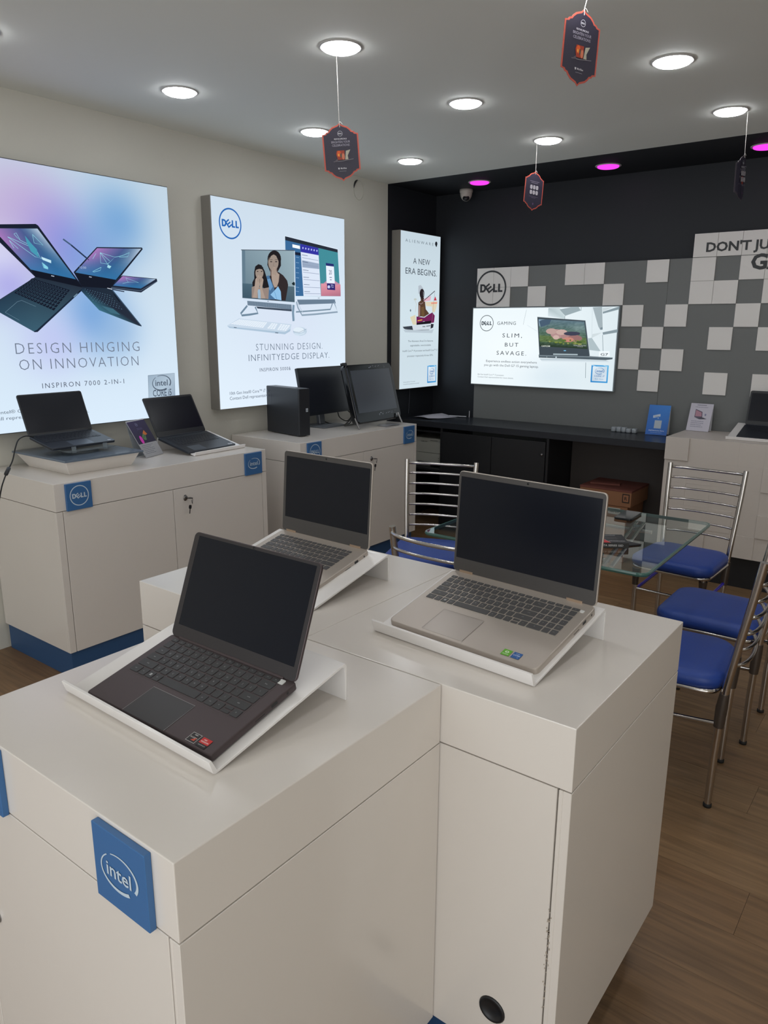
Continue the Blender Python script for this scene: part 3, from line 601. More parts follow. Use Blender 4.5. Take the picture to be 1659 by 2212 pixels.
# ================================================================== DISPLAY COUNTERS
ZT, ZD, ZB = .9, .779, .129
GAP = mat('shadow_gap', (60, 56, 52), .9)  # dark carcass colour paints in the shade seen between the white panels
def counter(label, x0, x1, y0, y1, doors, plates, inset=.04, name='display_counter'):
    """doors: list (face, [cuts]) where the cut positions split that face into panels"""
    t = thing(name, label, 'display counter', ((x0+x1)/2, (y0+y1)/2, 0)); cx, cy = (x0+x1)/2, (y0+y1)/2
    X0, X1, Y0, Y1 = x0-cx, x1-cx, y0-cy, y1-cy; T = .016
    MB().box(X0+inset, X1-inset, Y0+inset, Y1-inset, 0, ZB).build('plinth', BLUE, t)
    MB().box(X0+T+.001, X1-T-.001, Y0+T+.001, Y1-T-.001, ZB, ZD-.003).build('carcass', GAP, t)
    MB().box(X0, X1, Y0, Y1, ZD, ZT).build('top_box', WHITE, t, bevel=.0015, seg=2)
    for face in '-x', '+x', '-y', '+y':
        cuts = dict(doors).get(face, []); lo, hi = (Y0, Y1) if 'x' in face else (X0+T, X1-T)
        cs = [lo]+[c-(cy if 'x' in face else cx) for c in cuts]+[hi]
        for k in range(len(cs)-1):
            a, b = cs[k]+(.0015 if k else 0), cs[k+1]-(.0015 if k < len(cs)-2 else 0); z0, z1 = ZB, ZD-.0025
            q = {'-x': (X0, X0+T, a, b), '+x': (X1-T, X1, a, b), '-y': (a, b, Y0, Y0+T), '+y': (a, b, Y1-T, Y1)}[face]
            nm = 'side_panel' if not cuts else ('door' if b-a > .12 else 'stile')
            MB().box(*q, z0, z1).build(nm, WHITE2, t, bevel=.001)
    for (face, c, kind) in plates:
        s_ = .062
        if face == '+x': O, U, N = Vector((X1, c-cy, .838)), Vector((0, 1, 0)), Vector((1, 0, 0))
        else: O, U, N = Vector((c-cx, Y0, .838)), Vector((1, 0, 0)), Vector((0, -1, 0))
        V = Vector((0, 0, 1)); M = frameM(O, U, V, N)
        pl = MB().box(-.06, .06, -.062, .056, 0, .011).xf(M).build('badge_plate', BLUEP, t, bevel=.001)
        P = Print(O+N*.0108, U, V, N); P.step = .0002
        if kind == 'd': P.dell((0, 0), .045, (196, 212, 226), .09)
        else: P.intel((0, -.002), .043, (196, 212, 226))
        P.build('emblem', pl, PAPER)
    return t
def lock(t, loc, key, face='+x'):
    M = Matrix.Translation(Vector(loc)-t.location) @ (Matrix.Rotation(R(90), 4, 'Y') if face == '+x' else Matrix.Rotation(R(90), 4, 'X'))
    l = MB().lathe([(.001, -.004), (.0125, -.004), (.0125, .004), (.010, .0065), (.001, .0065)], 18).xf(M).build('lock', STEEL, t)
    if key:
        b = MB(); b.box(.0065 if face == '+x' else 0, .02, -.002, .002, -.006, .006)
        b = MB().slab(rrect(.026, .022, .008, 3), -.0012, .0012).xf(Matrix.Translation((0, .012, .024)) @ Matrix.Rotation(R(90), 4, 'Y')).box(-.001, .001, -.003, .003, .004, .014)
        b.tube([(0, .018, .03), (.008, .02, .032), (.02, .02, .03), (.03, .02, .029), (.024, .019, .027), (.01, .018, .027)], .0012, 5)
        b.slab(rrect(.03, .016, .006, 3), -.0015, .0015); o_ = len(b.v)-0
        b.xf(M).build('key', BLACK, t)
        MB().slab(rrect(.013, .02, .005, 3), -.002, .002).box(-.002, .002, -.034, -.01, -.001, .001).build('hanging_key', BLACK, t, loc=(Vector(loc)-t.location)+(Vector((.03, .004, -.043)) if face == '+x' else Vector((0, -.03, -.04))), rot=(R(90), R(8), R(80)))
    return l
kids = {}
ca = counter('white counter in front at left, plum laptop on it', -1.298, -.691, .4766, 1.0865, [('-y', [-1.273, -.7135])], [('-y', -.7975, 'i'), ('-y', -1.188, 'd')])
lock(ca, (-1.228, .4766, .525), False, '-y')
cb = counter('white counter under the largest silver laptop, right end of the island', -1.0425, -.424, 1.089, 1.689, [('-y', [-.449])], [])
o = MB().lathe([(.001, -.002), (.027, -.002), (.029, .0), (.027, .003), (.022, .003), (.021, .001), (.001, .001)], 24).xf(Matrix.Rotation(R(90), 4, 'X')).build('cable_grommet', BLACK, cb, loc=(-.555+.73325, 1.089-1.389, .237))
cc_ = counter('white counter under the smaller silver laptop, rear of the island', -1.6425, -1.0435, 1.092, 1.689, [], [])
c1 = counter('white wall counter below the X laptop sign, two black laptops on it', XW+.005, -2.98, 1.605, 2.832, [('+x', [1.637, 2.209, 2.80])], [('+x', 1.712, 'd'), ('+x', 2.734, 'i')], .01)
lock(c1, (-2.98, 2.278, .725), True)
c2 = counter('white wall counter carrying the black tower and the black monitors', XW+.005, -2.98, 3.106, 4.28, [('+x', [3.138, 3.692, 4.25])], [('+x', 3.22, 'd'), ('+x', 4.182, 'i')], .02)
lock(c2, (-2.98, 3.77, .722), True)
SEAMS = mat('edge_wear', (168, 156, 142), .8)
mb = MB(); rr = random.Random(3)
for k in range(46):
    z = .36+rr.random()*.17 if k < 30 else .24+rr.random()*.3; x = -.449+rr.gauss(0, .0022); s_ = rr.uniform(.0005, .0016)
    mb.add([(x+.73325-s_, -.3003, z-s_*2), (x+.73325+s_, -.3003, z-s_), (x+.73325+s_*.7, -.3003, z+s_*2), (x+.73325-s_*.8, -.3003, z+s_)], [(0, 1, 2, 3)])
tag(mb.build('chipped_edge', SEAMS, cb), kind='stuff')

# ================================================================== LAPTOP STANDS
def stand(label, ox, oy, oz, ang, w_=.41, dep=.29, h=.073, lip=.017):
    M = Matrix.Translation((ox, oy, oz)) @ Matrix.Rotation(R(ang), 4, 'Z'); T = .005
    t = thing('laptop_stand', label, 'stand', M=M); sl = math.atan2(h-T, dep)
    b = Vector((0, math.cos(sl), math.sin(sl))); n = Vector((0, -math.sin(sl), math.cos(sl))); o = Vector((0, 0, 0))
    path = []      # upper side profile from lip top to leg foot, then back along the underside
    lipd = Vector((0, -math.sin(R(20)), math.cos(R(20))))
    A = [o+n*T+b*.001+lipd*lip*(1-.0), o+n*T+b*.003+Vector((0, 0, .001)), o+n*T+b*.008, o+b*(dep/math.cos(sl)-.008)+n*T, Vector((0, dep-.0005, h-.0005)), Vector((0, dep+.004, h-.006)), Vector((0, dep+.004, 0))]
    B_ = [Vector((0, dep, 0)), Vector((0, dep-.001, h-.009)), o+b*(dep/math.cos(sl)-.008)+n*0, o+b*.006, Vector((0, -.001, 0)), o+Vector((0, -.006, .003)), A[0]+Vector((0, -.0055, -.001))]
    prof = A+B_; m = MB(); n_ = len(prof)
    m.v = [(x, p.y, p.z) for x in (-w_/2, w_/2) for p in prof]
    m.f = [(i, (i+1) % n_, n_+(i+1) % n_, n_+i) for i in range(n_)]; nA = len(A)
    for i in range(nA-1):
        j = n_-1-i; m.f += [(i, i+1, j-1, j)[::-1], (n_+i, n_+i+1, n_+j-1, n_+j)]
    m.m = [0]*len(m.f); m.sm = [False]*len(m.f); m.c = [None]*len(m.f)
    o_ = m.build('bent_sheet', ACRY, t, bevel=.0006)
    bm = bmesh.new(); bm.from_mesh(o_.data); bmesh.ops.recalc_face_normals(bm, faces=bm.faces); bm.to_mesh(o_.data); bm.free()
    return t
stand('white bent acrylic stand tilting the plum laptop in front', -1.008, .6415, ZT, -1.2, .418, .292, lip=.022)
stand('white bent acrylic stand under the largest silver laptop', -.748, 1.2005, ZT, -3.9, .4, .286, lip=.027)
stand('white bent acrylic stand under the smaller silver laptop', -1.338, 1.215, ZT, -1.5, .41, .286)
stand('white bent stand under the black laptop by the leaflet', -3.105, 2.62, ZT, 92.8, .36, .285)
stand('white stand under the laptop at the right edge', -.88, 4.862, ZT, 0, .42, .285, .075)

# ================================================================== LAPTOPS
def laptop(label, x, y, z, ang, slope, lean, w_, d, h, T, body, deck, keyc, scr, bez, rows, kb, tp, legend=True, fine=True, hinge=None, name='laptop', scrb=.03, stickers=(), led=None, side=False, rad=.012):
    a, s_, l = R(ang), R(slope), R(lean)
    u = Vector((math.cos(a), math.sin(a), 0)); v = Vector((-math.sin(a), math.cos(a), 0)); zz = Vector((0, 0, 1))
    b = v*math.cos(s_)+zz*math.sin(s_); n = u.cross(b)
    M = frameM((x, y, z), u, b, n); t = thing(name, label, 'laptop', M=M)
    hl = R(lean)+s_            # lid direction from the base normal, tilting backwards
    base = MB().slab(rrect(w_, d, rad, 4, 0, d/2), .001, T, .002, steps=2)
    bo = base.build('base', [body], t)
    D = Print((0, 0, T), (1, 0, 0), (0, 1, 0), (0, 0, 1)); D.step = .00005
    # trackpad
    tp_o = MB().slab(rrect(tp[1]-tp[0], tp[3]-tp[2], .003, 2, (tp[0]+tp[1])/2, (tp[2]+tp[3])/2), T-.001, T+.0003).build('trackpad', deck[1], bo)
    if fine:
        D.line([(tp[0], tp[2]), (tp[0], tp[3]), (tp[1], tp[3]), (tp[1], tp[2])], .0009, deck[2], False); D.build('trackpad_outline', bo, PAPER)
    # keyboard
    kx0, kx1, ky0, ky1 = kb
    kbo = MB().box(kx0-.002, kx1+.002, ky0-.002, ky1+.002, T-.001, T+.0002).build('keyboard', deck[0], t)
    tot = sum(r[0] for r in rows); yy = ky1; kmesh = {}; leg = Print((0, 0, T+.0014), (1, 0, 0), (0, 1, 0), (0, 0, 1)); leg.step = .000001; joined = MB()
    for rh, ks in rows:
        hh = (ky1-ky0)*rh/tot; un = sum(k[0] for k in ks); xx = kx0
        for kw, ch in ks:
            ww = (kx1-kx0)*kw/un
            if ch is not None:
                halves = [(xx, yy, ww, hh, ch)] if ch != 'ud' else [(xx, yy, ww, hh/2, ''), (xx, yy-hh/2, ww, hh/2, '')]
                for (X, Y, W2, H2, c_) in halves:
                    g = .0014 if fine else .001
                    if fine:
                        key = (round(W2, 4), round(H2, 4))
                        if key not in kmesh:
                            o = MB().slab(rrect(W2-2*g, H2-2*g, .0015, 2), 0, .0012, .0005).build('key', keyc, kbo); kmesh[key] = o.data
                        else:
                            o = bpy.data.objects.new('key', kmesh[key]); C.objects.link(o); o.parent = kbo
                        o.location = (X+W2/2, Y-H2/2, T+.0002)
                    else: joined.slab(rrect(W2-2*g, H2-2*g, .001, 1), 0.0002, .001).xf(Matrix()) if False else joined.box(X+g, X+W2-g, Y-H2+g, Y-g, T+.0002, T+.0012)
                    if legend and c_ and c_ != ' ':
                        sz = min(H2*.2, .0034) if len(c_) == 1 else min(H2*.17, .0024)
                        if c_ == 'win':
                            for ax in (0, 1):
                                for ay in (0, 1): leg.poly([(X+W2*.45+ax*.0028, Y-H2*.65+ay*.0028), (X+W2*.45+ax*.0028+.0022, Y-H2*.65+ay*.0028), (X+W2*.45+ax*.0028+.0022, Y-H2*.65+ay*.0028+.0022), (X+W2*.45+ax*.0028, Y-H2*.65+ay*.0028+.0022)], (205, 208, 210))
                        else: leg.text(c_, X+W2*.5, Y-H2*.55-sz*.1, sz, None, (172, 174, 176), 0, 1, 'c')
            xx += ww
        yy -= hh
    if not fine: tag(joined.build('keys', keyc, kbo), kind='stuff')
    if legend: leg.build('key_lettering', kbo, PAPER)
    if led:
        MB().slab(rrect(led[2], led[3], .002, 2, led[0], led[1]), T, T+.0013).build('power_key', mat('power_key_white', (214, 214, 212), .4), kbo)
    # lid as its own frame
    Lm = Matrix.Translation((0, d-.002, T+.001)) @ Matrix.Rotation(math.pi/2-hl*1.0 if False else 0, 4, 'X')
    th = math.pi/2+hl*-1
    Lm = Matrix.Translation((0, d-.003, T)) @ Matrix.Rotation(th, 4, 'X')      # lid local: x right, y up the lid, z toward viewer
    TH = .006
    lid = MB().slab(rrect(w_, h, .010, 4, 0, h/2), -TH, 0, .0015, steps=2).xf(Lm).build('lid', body, t)
    MB().slab(rrect(w_-.003, h-.003, .009, 4, 0, h/2), 0, .0006).xf(Lm).build('bezel', bez, lid)
    x0, x1, y0, y1 = scr
    MB().box(x0, x1, y0, y1, .0006, .0009).xf(Lm).build('screen', SCREENM, lid)
    if fine: MB().lathe([(.001, .0005), (.0026, .0005), (.0026, .0012), (.001, .0012)], 12, c=(0, (y1+h)/2)).xf(Lm).build('webcam', BLACKG, lid)
    if hinge:
        for hx in hinge:
            MB().slab(rrect(.038, .007, .002, 2), -.003, .003).xf(Matrix.Translation((hx, d-.0005, T+.0025))).build('hinge', mat('hinge_gold', (196, 172, 150), .35, .6), t)
    else:
        MB().tube([(-w_*.42, d-.002, T), (w_*.42, d-.002, T)], .0035, 8).build('hinge', body, t)
    if side:
        for (y0_, y1_, z0_, z1_, nm) in ((d-.062, d-.048, T*.42, T*.78, 'usb_port'), (d-.1, d-.078, T*.42, T*.5, 'card_slot'), (d-.025, d-.021, T*.45, T*.7, 'audio_jack')):
            MB().box(w_/2-.001, w_/2+.0003, y0_, y1_, z0_, z1_).build(nm, BLACK, bo)
    for (sx, sy, sw, sh, kind) in stickers:
        P = Print((0, 0, T+.0001), (1, 0, 0), (0, 1, 0), (0, 0, 1)); P.step = .00006; r4 = lambda k, q=None: [(sx-sw/2*k, sy-sh/2*(q or k)), (sx+sw/2*k, sy-sh/2*(q or k)), (sx+sw/2*k, sy+sh/2*(q or k)), (sx-sw/2*k, sy+sh/2*(q or k))]
        if kind == 'green': P.poly(r4(1), (98, 172, 40)); P.ell((sx, sy+sh*.12), sw*.24, sh*.17, (226, 240, 214), 12, False); P.ell((sx, sy+sh*.12), sw*.1, sh*.09, (98, 172, 40), 10, False); P.text('NVIDIA', sx, sy-sh*.32, sh*.15, sw*.7, (226, 240, 214), .01, 1, 'c')
        if kind == 'blue': P.poly(r4(1), (26, 88, 158)); P.text('intel', sx, sy+sh*.24, sh*.12, sw*.4, (226, 236, 246), 0, 1, 'c'); P.text('CORE', sx, sy-sh*.08, sh*.2, sw*.78, (226, 236, 246), .01, 1, 'c'); P.text('i5', sx+sw*.25, sy-sh*.36, sh*.14, None, (226, 236, 246), 0, 1, 'c')
        if kind == 'dark': P.poly(r4(1), (180, 178, 176)); P.poly(r4(.9), (26, 24, 26)); P.text('AMD', sx, sy+sh*.26, sh*.12, sw*.4, (210, 208, 206), .01, 1, 'c'); P.text('RYZEN', sx, sy-sh*.06, sh*.14, sw*.7, (214, 210, 206), .01, 1, 'c'); P.poly([(sx-sw*.1, sy-sh*.3), (sx+sw*.3, sy-sh*.3), (sx+sw*.3, sy+sh*.1)], (196, 70, 40))
        if kind == 'red': P.poly(r4(1), (26, 24, 26)); P.poly([(sx-sw/2, sy-sh*.12), (sx+sw/2, sy-sh*.12), (sx+sw/2, sy+sh/2), (sx-sw/2, sy+sh/2)], (196, 34, 34)); P.text('AMD', sx-sw*.1, sy+sh*.24, sh*.12, sw*.35, (240, 230, 226), .01, 1, 'c'); P.text('RADEON', sx, sy+.02*sh, sh*.14, sw*.78, (240, 230, 226), .01, 1, 'c'); P.text('GRAPHICS', sx, sy-sh*.34, sh*.1, sw*.75, (190, 190, 190), 0, 1, 'c')
        if kind == 'pale': P.poly(r4(1), (196, 198, 206))
        P.build('sticker', bo, PAPER)
    return t
def U(s_): return [(1, c) for c in s_]
FN = [(.9, c) for c in ('esc', 'F1', 'F2', 'F3', 'F4', 'F5', 'F6', 'F7', 'F8', 'F9', 'F10', 'F11', 'F12')]
R14 = [(.62, FN+[(.9, 'prt'), (.9, 'del')]), (1, U('`1234567890-=')+[(1.75, 'bksp')]), (1, [(1.45, 'tab')]+U('QWERTYUIOP[]')+[(1.3, '\\')]), (1, [(1.75, 'caps')]+U("ASDFGHJKL;'")+[(2, 'enter')]), (1, [(2.3, 'shift')]+U('ZXCVBNM,./')+[(2.45, 'shift')]), (1, [(1.3, 'ctrl'), (1, 'fn'), (1, 'win'), (1, 'alt'), (5.2, ''), (1, 'alt'), (1.1, 'ctrl'), (1.05, '<'), (1.05, 'ud'), (1.05, '>')])]
R15 = [(.62, FN+[(.9, 'prt')]+[(.95, 'del'), (.95, 'hm'), (.95, 'end'), (.95, 'pg')]), (1, U('`1234567890-=')+[(1.75, 'bksp'), (1, 'num'), (1, '/'), (1, '*'), (1, '-')]), (1, [(1.45, 'tab')]+U('QWERTYUIOP[]')+[(1.3, '\\'), (1, '7'), (1, '8'), (1, '9'), (1, '+')]), (1, [(1.75, 'caps')]+U("ASDFGHJKL;'")+[(2, 'enter'), (1, '4'), (1, '5'), (1, '6'), (1, '+')]), (1, [(2.3, 'shift')]+U('ZXCVBNM,./')+[(2.45, 'shift'), (1, '1'), (1, '2'), (1, '3'), (1, 'ent')]), (1, [(1.3, 'ctrl'), (1, 'fn'), (1, 'win'), (1, 'alt'), (5.2, ''), (1, 'alt'), (1.1, 'ctrl'), (1.05, '<'), (1.05, 'ud'), (1.05, '>'), (2, '0'), (1, '.'), (1, 'ent')])]
PLUM = mat('plum_aluminium', (82, 72, 74), .42, .5); PLUMD = mat('plum_pad', (62, 60, 62), .35, .3); KEYD = mat('dark_key', (52, 52, 54), .45); BEZD = mat('dark_bezel', (46, 42, 44), .4)
SILV = mat('warm_silver', (186, 176, 167), .38, .4); SILP = mat('silver_pad', (172, 163, 155), .34, .4); KEYG = mat('grey_key', (78, 77, 78), .5); BEZG = mat('grey_bezel', (72, 69, 68), .45)
BLKL = mat('black_laptop_shell', (50, 54, 62), .35, .3); BLKP = mat('black_laptop_pad', (84, 92, 104), .3, .2); KEYB = mat('black_key', (40, 43, 50), .4); BEZB = mat('black_bezel', (32, 34, 38), .3)
laptop('plum-grey laptop with dark keys, nearest the camera', -.9835, .6448, .9075, -.1, 14, 20.7, .334, .1935, .2065, .0145, PLUM, (PLUM, PLUMD, (150, 146, 146)), KEYD, (-.152, .157, .025, .2), BEZD, R14, (-.151, .141, .078, .187), (-.06, .052, .001, .0675), led=(.1435, .182, .012, .011), stickers=((.112, .0145, .021, .019, 'dark'), (.137, .014, .021, .019, 'red')), side=True, rad=.005)
laptop('largest silver laptop with number pad, green and blue stickers', -.7424, 1.2259, .906, -4.44, 14, 3.6, .3724, .246, .2428, .018, SILV, (SILV, SILP, (128, 118, 110)), KEYG, (-.179, .1775, .034, .23), BEZG, R15, (-.171, .164, .112, .222), (-.099, .007, .009, .091), led=(.169, .2155, .009, .008), hinge=(-.148, .136), stickers=((.108, .02, .019, .019, 'green'), (.131, .02, .019, .019, 'blue')), side=True)
laptop('smaller silver laptop on the rear counter of the island', -1.3479, 1.2603, .906, -2.0, 14, 4.4, .33, .235, .2317, .018, SILV, (SILV, SILP, (128, 118, 110)), KEYG, (-.154, .158, .042, .2165), BEZG, R14, (-.145, .13, .104, .21), (-.058, .046, .012, .085), hinge=(-.128, .118), side=True)
laptop('black laptop plugged in on the clear turntable', -3.2293, 1.9149, 1.0005, 92.9, 12.2, 20.3, .3367, .1875, .2007, .012, BLKL, (BLKL, BLKP, (90, 100, 112)), KEYB, (-.163, .163, .012, .195), BEZB, R14, (-.145, .145, .085, .175), (-.055, .055, .006, .07), legend=False, fine=False, stickers=((.14, .014, .018, .01, 'pale'),))
laptop('black laptop beside the leaflet on the wall counter', -3.1384, 2.6008, .906, 95.0, 14, 27, .3492, .2403, .2265, .014, BLKL, (BLKL, BLKP, (90, 100, 112)), KEYB, (-.165, .165, .03, .215), BEZB, R14, (-.145, .145, .105, .205), (-.125, -.035, .012, .075), legend=False, fine=False, stickers=((.135, .018, .014, .012, 'pale'), (.152, .018, .014, .012, 'pale')))
laptop('black laptop cut off by the right edge of the picture', -.86, 4.89, .906, 0, 14, 16, .36, .22, .215, .014, BLKL, (BLKL, BLKL, (60, 62, 66)), KEYB, (-.17, .17, .025, .2), BEZB, R14, (-.15, .15, .095, .19), (-.05, .05, .01, .075), legend=False, fine=False)

# ================================================================== THINGS ON THE LEFT COUNTER
t = thing('display_riser', 'tapered white display riser with a grey glass top', 'riser', (-3.31, 1.925, ZT))
GT = mat('grey_glass_top', (104, 116, 130), .18)
def rect(x0, x1, y0, y1, z): return [(x0, y0, z), (x1, y0, z), (x1, y1, z), (x0, y1, z)]
MB().rings([rect(-.17, .183, -.16, .162, .0), rect(-.225, .212, -.188, .192, .062)]).build('tray', WHITE2, t, bevel=.0015)
MB().box(-.24, .226, -.2, .206, .0635, .072).build('glass_top', GT, t, bevel=.001)
t = thing('turntable_stand', 'clear acrylic turntable holding the plugged-in black laptop', 'stand', (-3.30, 1.93, .972))
CLEAR = mat('clear_acrylic', (196, 206, 212), .08, alpha=1); CLEAR.node_tree.nodes['Principled BSDF'].inputs['Transmission Weight'].default_value = .75
MB().lathe([(.001, 0), (.085, 0), (.085, .006), (.07, .009), (.07, .014), (.001, .014)], 32).build('turntable_base', CLEAR, t)
MB().box(-.1, .105, -.12, .12, .016, .021).xf(Matrix.Rotation(R(0), 4, 'Y')).build('clear_plate', CLEAR, t)
MB().box(.098, .103, -.1, -.08, .012, .04).box(.098, .103, .06, .08, .012, .04).build('front_hook', CLEAR, t)
# leaflet holder beside it
def leaflet(label, M, w_, h, paint, name='leaflet_holder', clear=True, foot=.05, lean=15):
    fz = foot*math.tan(R(lean))+.0012; M = M @ Matrix.Rotation(R(-lean), 4, 'X')
    t = thing(name, label, 'leaflet stand', M=M)
    MB().box(-w_/2, w_/2, 0, .002, 0, h).build('card', mat('leaflet_card', (205, 205, 210), .4), t)
    P = Print((0, -.0005, 0), (1, 0, 0), (0, 0, 1), (0, -1, 0)); P.step = .00008; paint(P, w_, h); P.build('printed_face', t, PAPER)
    MB().add([(-w_/2, .002, h*.98), (w_/2, .002, h*.98), (w_/2, foot+.002, fz), (-w_/2, foot+.002, fz), (-w_/2, .004, h*.98), (w_/2, .004, h*.98), (w_/2, foot+.004, fz), (-w_/2, foot+.004, fz)], [(0, 1, 2, 3), (7, 6, 5, 4), (0, 4, 5, 1), (3, 2, 6, 7), (0, 3, 7, 4), (1, 5, 6, 2)]).build('back_strut', CLEAR if clear else mat('leaflet_card', (205, 205, 210), .4), t)
    return t
def lf1(P, w_, h):
    P.poly([(-w_/2, h*.36), (w_/2, h*.36), (w_/2, h*.97), (-w_/2, h*.97)], [(44, 38, 66), (36, 32, 56), (52, 44, 80), (60, 50, 92)])
    P.dell((-.01, h*.87), .009, (160, 165, 200), .14); P.lines(-.025, .02, h*.76, 2, .006, .002, (110, 105, 150))
    P.poly([(-.0, h*.62), (.022, h*.7), (.034, h*.58), (.012, h*.56)], (206, 112, 44)); P.poly([(-.022, h*.52), (.0, h*.62), (.014, h*.56), (.006, h*.44), (-.012, h*.44)], (96, 130, 90))
    P.ell((-.034, h*.46), .012, .024, (226, 60, 190), 14, False); P.ell((-.006, h*.52), .003, .004, (30, 50, 40), 6, False); P.ell((.004, h*.55), .003, .004, (30, 50, 40), 6, False)
    P.poly([(-w_/2, 0), (w_/2, 0), (w_/2, h*.36), (-w_/2, h*.36)], (168, 168, 172)); P.lines(-w_*.42, w_*.2, h*.3, 6, .009, .003, (110, 112, 120), 5)
M = Matrix.Translation((-3.261, 2.319, ZT+.002)) @ Matrix.Rotation(R(110.3), 4, 'Z')
leaflet('small clear stand with a purple and grey leaflet between black laptops', M, .15, .21, lf1, lean=31)
# charger cable
t = thing('charger_cable', 'thin black charger cable with a ferrite bead hanging at left', 'cable', (-3.33, 1.75, .99))
def at_x(x, y, X):
    d = FW*FPX+RT*(x-829.5)-UP*(y-1106); k = (X-EYE.x)/d.x; return EYE+d*k
pts = [at_x(72, 944, -3.30), at_x(55, 942, -3.26), at_x(40, 950, -3.2), at_x(33, 968, -3.15), at_x(27, 995, -3.1), at_x(16, 1018, -3.05), at_x(8, 1038, -3.0), at_x(2, 1060, -2.965), at_x(-6, 1110, -2.962), at_x(-16, 1200, -2.962)]
def smooth(P_, n=6):
    out = []
    for i in range(len(P_)-1):
        a = P_[max(i-1, 0)]; b = P_[i]; c = P_[i+1]; d = P_[min(i+2, len(P_)-1)]
        for k in range(n):
            s_ = k/n; out.append(.5*((2*b)+(c-a)*s_+(2*a-5*b+4*c-d)*s_*s_+(3*b-a-3*c+d)*s_**3))
    return out+[P_[-1]]
Lc = -Vector(t.location)
MB().tube([p+Lc for p in smooth([Vector(p) for p in pts])], .0028, 7).build('cord', RUBBER, t)
a, b = pts[5]+Lc, pts[4]+Lc; a, b = a+(b-a)*-.35, a+(b-a)*.35
MB().tube([a, a+(b-a)*.1, a+(b-a)*.9, b], [.004, .008, .008, .004], 10).build('ferrite_bead', BLACK, t)

# ================================================================== THINGS ON THE SECOND COUNTER
t = thing('computer_tower', 'black desktop computer tower on the wall counter', 'computer', (-3.158, 3.287, ZT), (0, 0, R(170.3)))
# local: x along the side (depth), front face at x=0 side, y width
mb = MB().box(0, .342, -.078, 0, .004, .292)
mb.build('case', mat('tower_black', (34, 37, 44), .38), t, bevel=.006, seg=3)
MB().box(-.008, 0, -.078, 0, .006, .291).build('front_panel', mat('tower_front', (30, 32, 38), .45), t, bevel=.003, seg=2)
MB().box(.342, .352, -.065, -.02, .09, .15).build('rear_bulge', BLACK, t, bevel=.002)
MB().box(.29, .2925, -.0, .0006, .19, .26).build('side_vent', mat('vent_grey', (90, 92, 98), .5), t)
P = Print((-.0085, -.055, .16), (0, -1, 0), (0, 0, 1), (-1, 0, 0)); P.poly([(-.008, -.01), (.008, -.01), (.008, .012), (-.008, .012)], (176, 182, 190)); P.text('i3', 0, -.005, .009, None, (40, 60, 90), .01, 1, 'c'); P.arc((.09, -.06), .012, .012, 0, 360, .001, .001, (70, 74, 84), 20); P.build('front_sticker', t, PAPER)
# monitor behind
t = thing('monitor', 'black flat monitor on a grey square foot, behind the tower', 'monitor', (-3.44, 3.80, ZT), (0, 0, R(0)))
mon = Matrix.Translation((.065, .02, .085)) @ Matrix.Rotation(R(93), 4, 'Z') @ Matrix.Rotation(R(90-11), 4, 'X')
sc = MB().slab(rrect(.53, .315, .006, 3, 0, .1575), -.022, 0, .002, steps=2).xf(mon).build('housing', mat('monitor_black', (30, 33, 40), .35), t)
MB().box(-.258, .258, .022, .306, 0, .0006).xf(mon).build('screen', mat('monitor_screen', (34, 37, 46), .3), sc)
MB().box(-.015, .015, -.028, .028, .01, .22).xf(Matrix.Rotation(R(-8), 4, 'Y')).build('neck', mat('foot_grey', (118, 122, 128), .35, .3), t, bevel=.003)
MB().slab(rrect(.2, .235, .008, 3, .04, -.01), 0, .009, .002).build('foot', mat('foot_grey', (118, 122, 128)), t)
# cables hanging behind it
t = thing('monitor_cables', 'loose black cables looping under the black monitor', 'cable', (-3.42, 4.0, ZT))
for pts in ([(-.06, -.2, .09), (-.02, -.16, .02), (.05, -.12, .004), (.09, -.04, .004), (.06, .03, .03)], [(-.03, -.02, .12), (.02, -.06, .05), (.06, -.02, .02), (.04, .06, .06), (.0, .1, .1)], [(-.04, .05, .11), (.02, .09, .05), (.07, .12, .035), (.1, .14, .04)], [(.1, -.1, .004), (.13, -.02, .004), (.1, .06, .004), (.12, .14, .004)]):
    MB().tube(smooth([Vector(p) for p in pts]), .0035, 6).build('cable', RUBBER, t)
# glossy all-in-one leaning back on two feet
t = thing('all_in_one_computer', 'glossy black all-in-one screen leaning on steel feet', 'computer', (-3.067, 3.99, ZT))
lean = 15
AM = Matrix.Translation((-.03, .03, .036)) @ Matrix.Rotation(R(93), 4, 'Z') @ Matrix.Rotation(R(90-lean), 4, 'X')
bd = MB().slab(rrect(.53, .392, .03, 5, 0, .196), -.045, 0, .008, steps=3).xf(AM).build('housing', BLACKG, t)
MB().slab(rrect(.512, .376, .026, 5, 0, .196), 0, .0022, .001).xf(AM).build('front_glass', SCREEN, t)
MB().box(-.226, .226, .07, .352, .0022, .0028).xf(AM).build('screen', mat('aio_screen', (56, 60, 72), .25), t)
MB().tube([(-.254, .02, .002), (-.257, .2, .003), (-.254, .37, .002)], .004, 8).xf(AM).build('left_bevel', mat('chrome_dark', (60, 63, 72), .25, .7), t)
WR = mat('film_wrap', (150, 156, 164), .12)
mb = MB(); rr = random.Random(8)
for k in range(26):
    x = rr.uniform(-.02, .2); y = rr.choice((.366, .05))+rr.uniform(-.008, .008); s_ = rr.uniform(.004, .016)
    mb.add([(x, y, .003), (x+s_, y+rr.uniform(-.003, .003), .0045), (x+s_*.6, y+.006, .0035)], [(0, 1, 2)])
tag(mb.xf(AM).build('peeling_film', WR, t), kind='stuff')
MB().box(.2, .212, .02, .038, .0025, .003).xf(AM).build('sticker', mat('sticker_white', (190, 190, 196), .5), t); MB().box(.218, .232, .02, .038, .0025, .003).xf(AM).build('sticker', mat('sticker_blue', (60, 140, 200), .5), t)
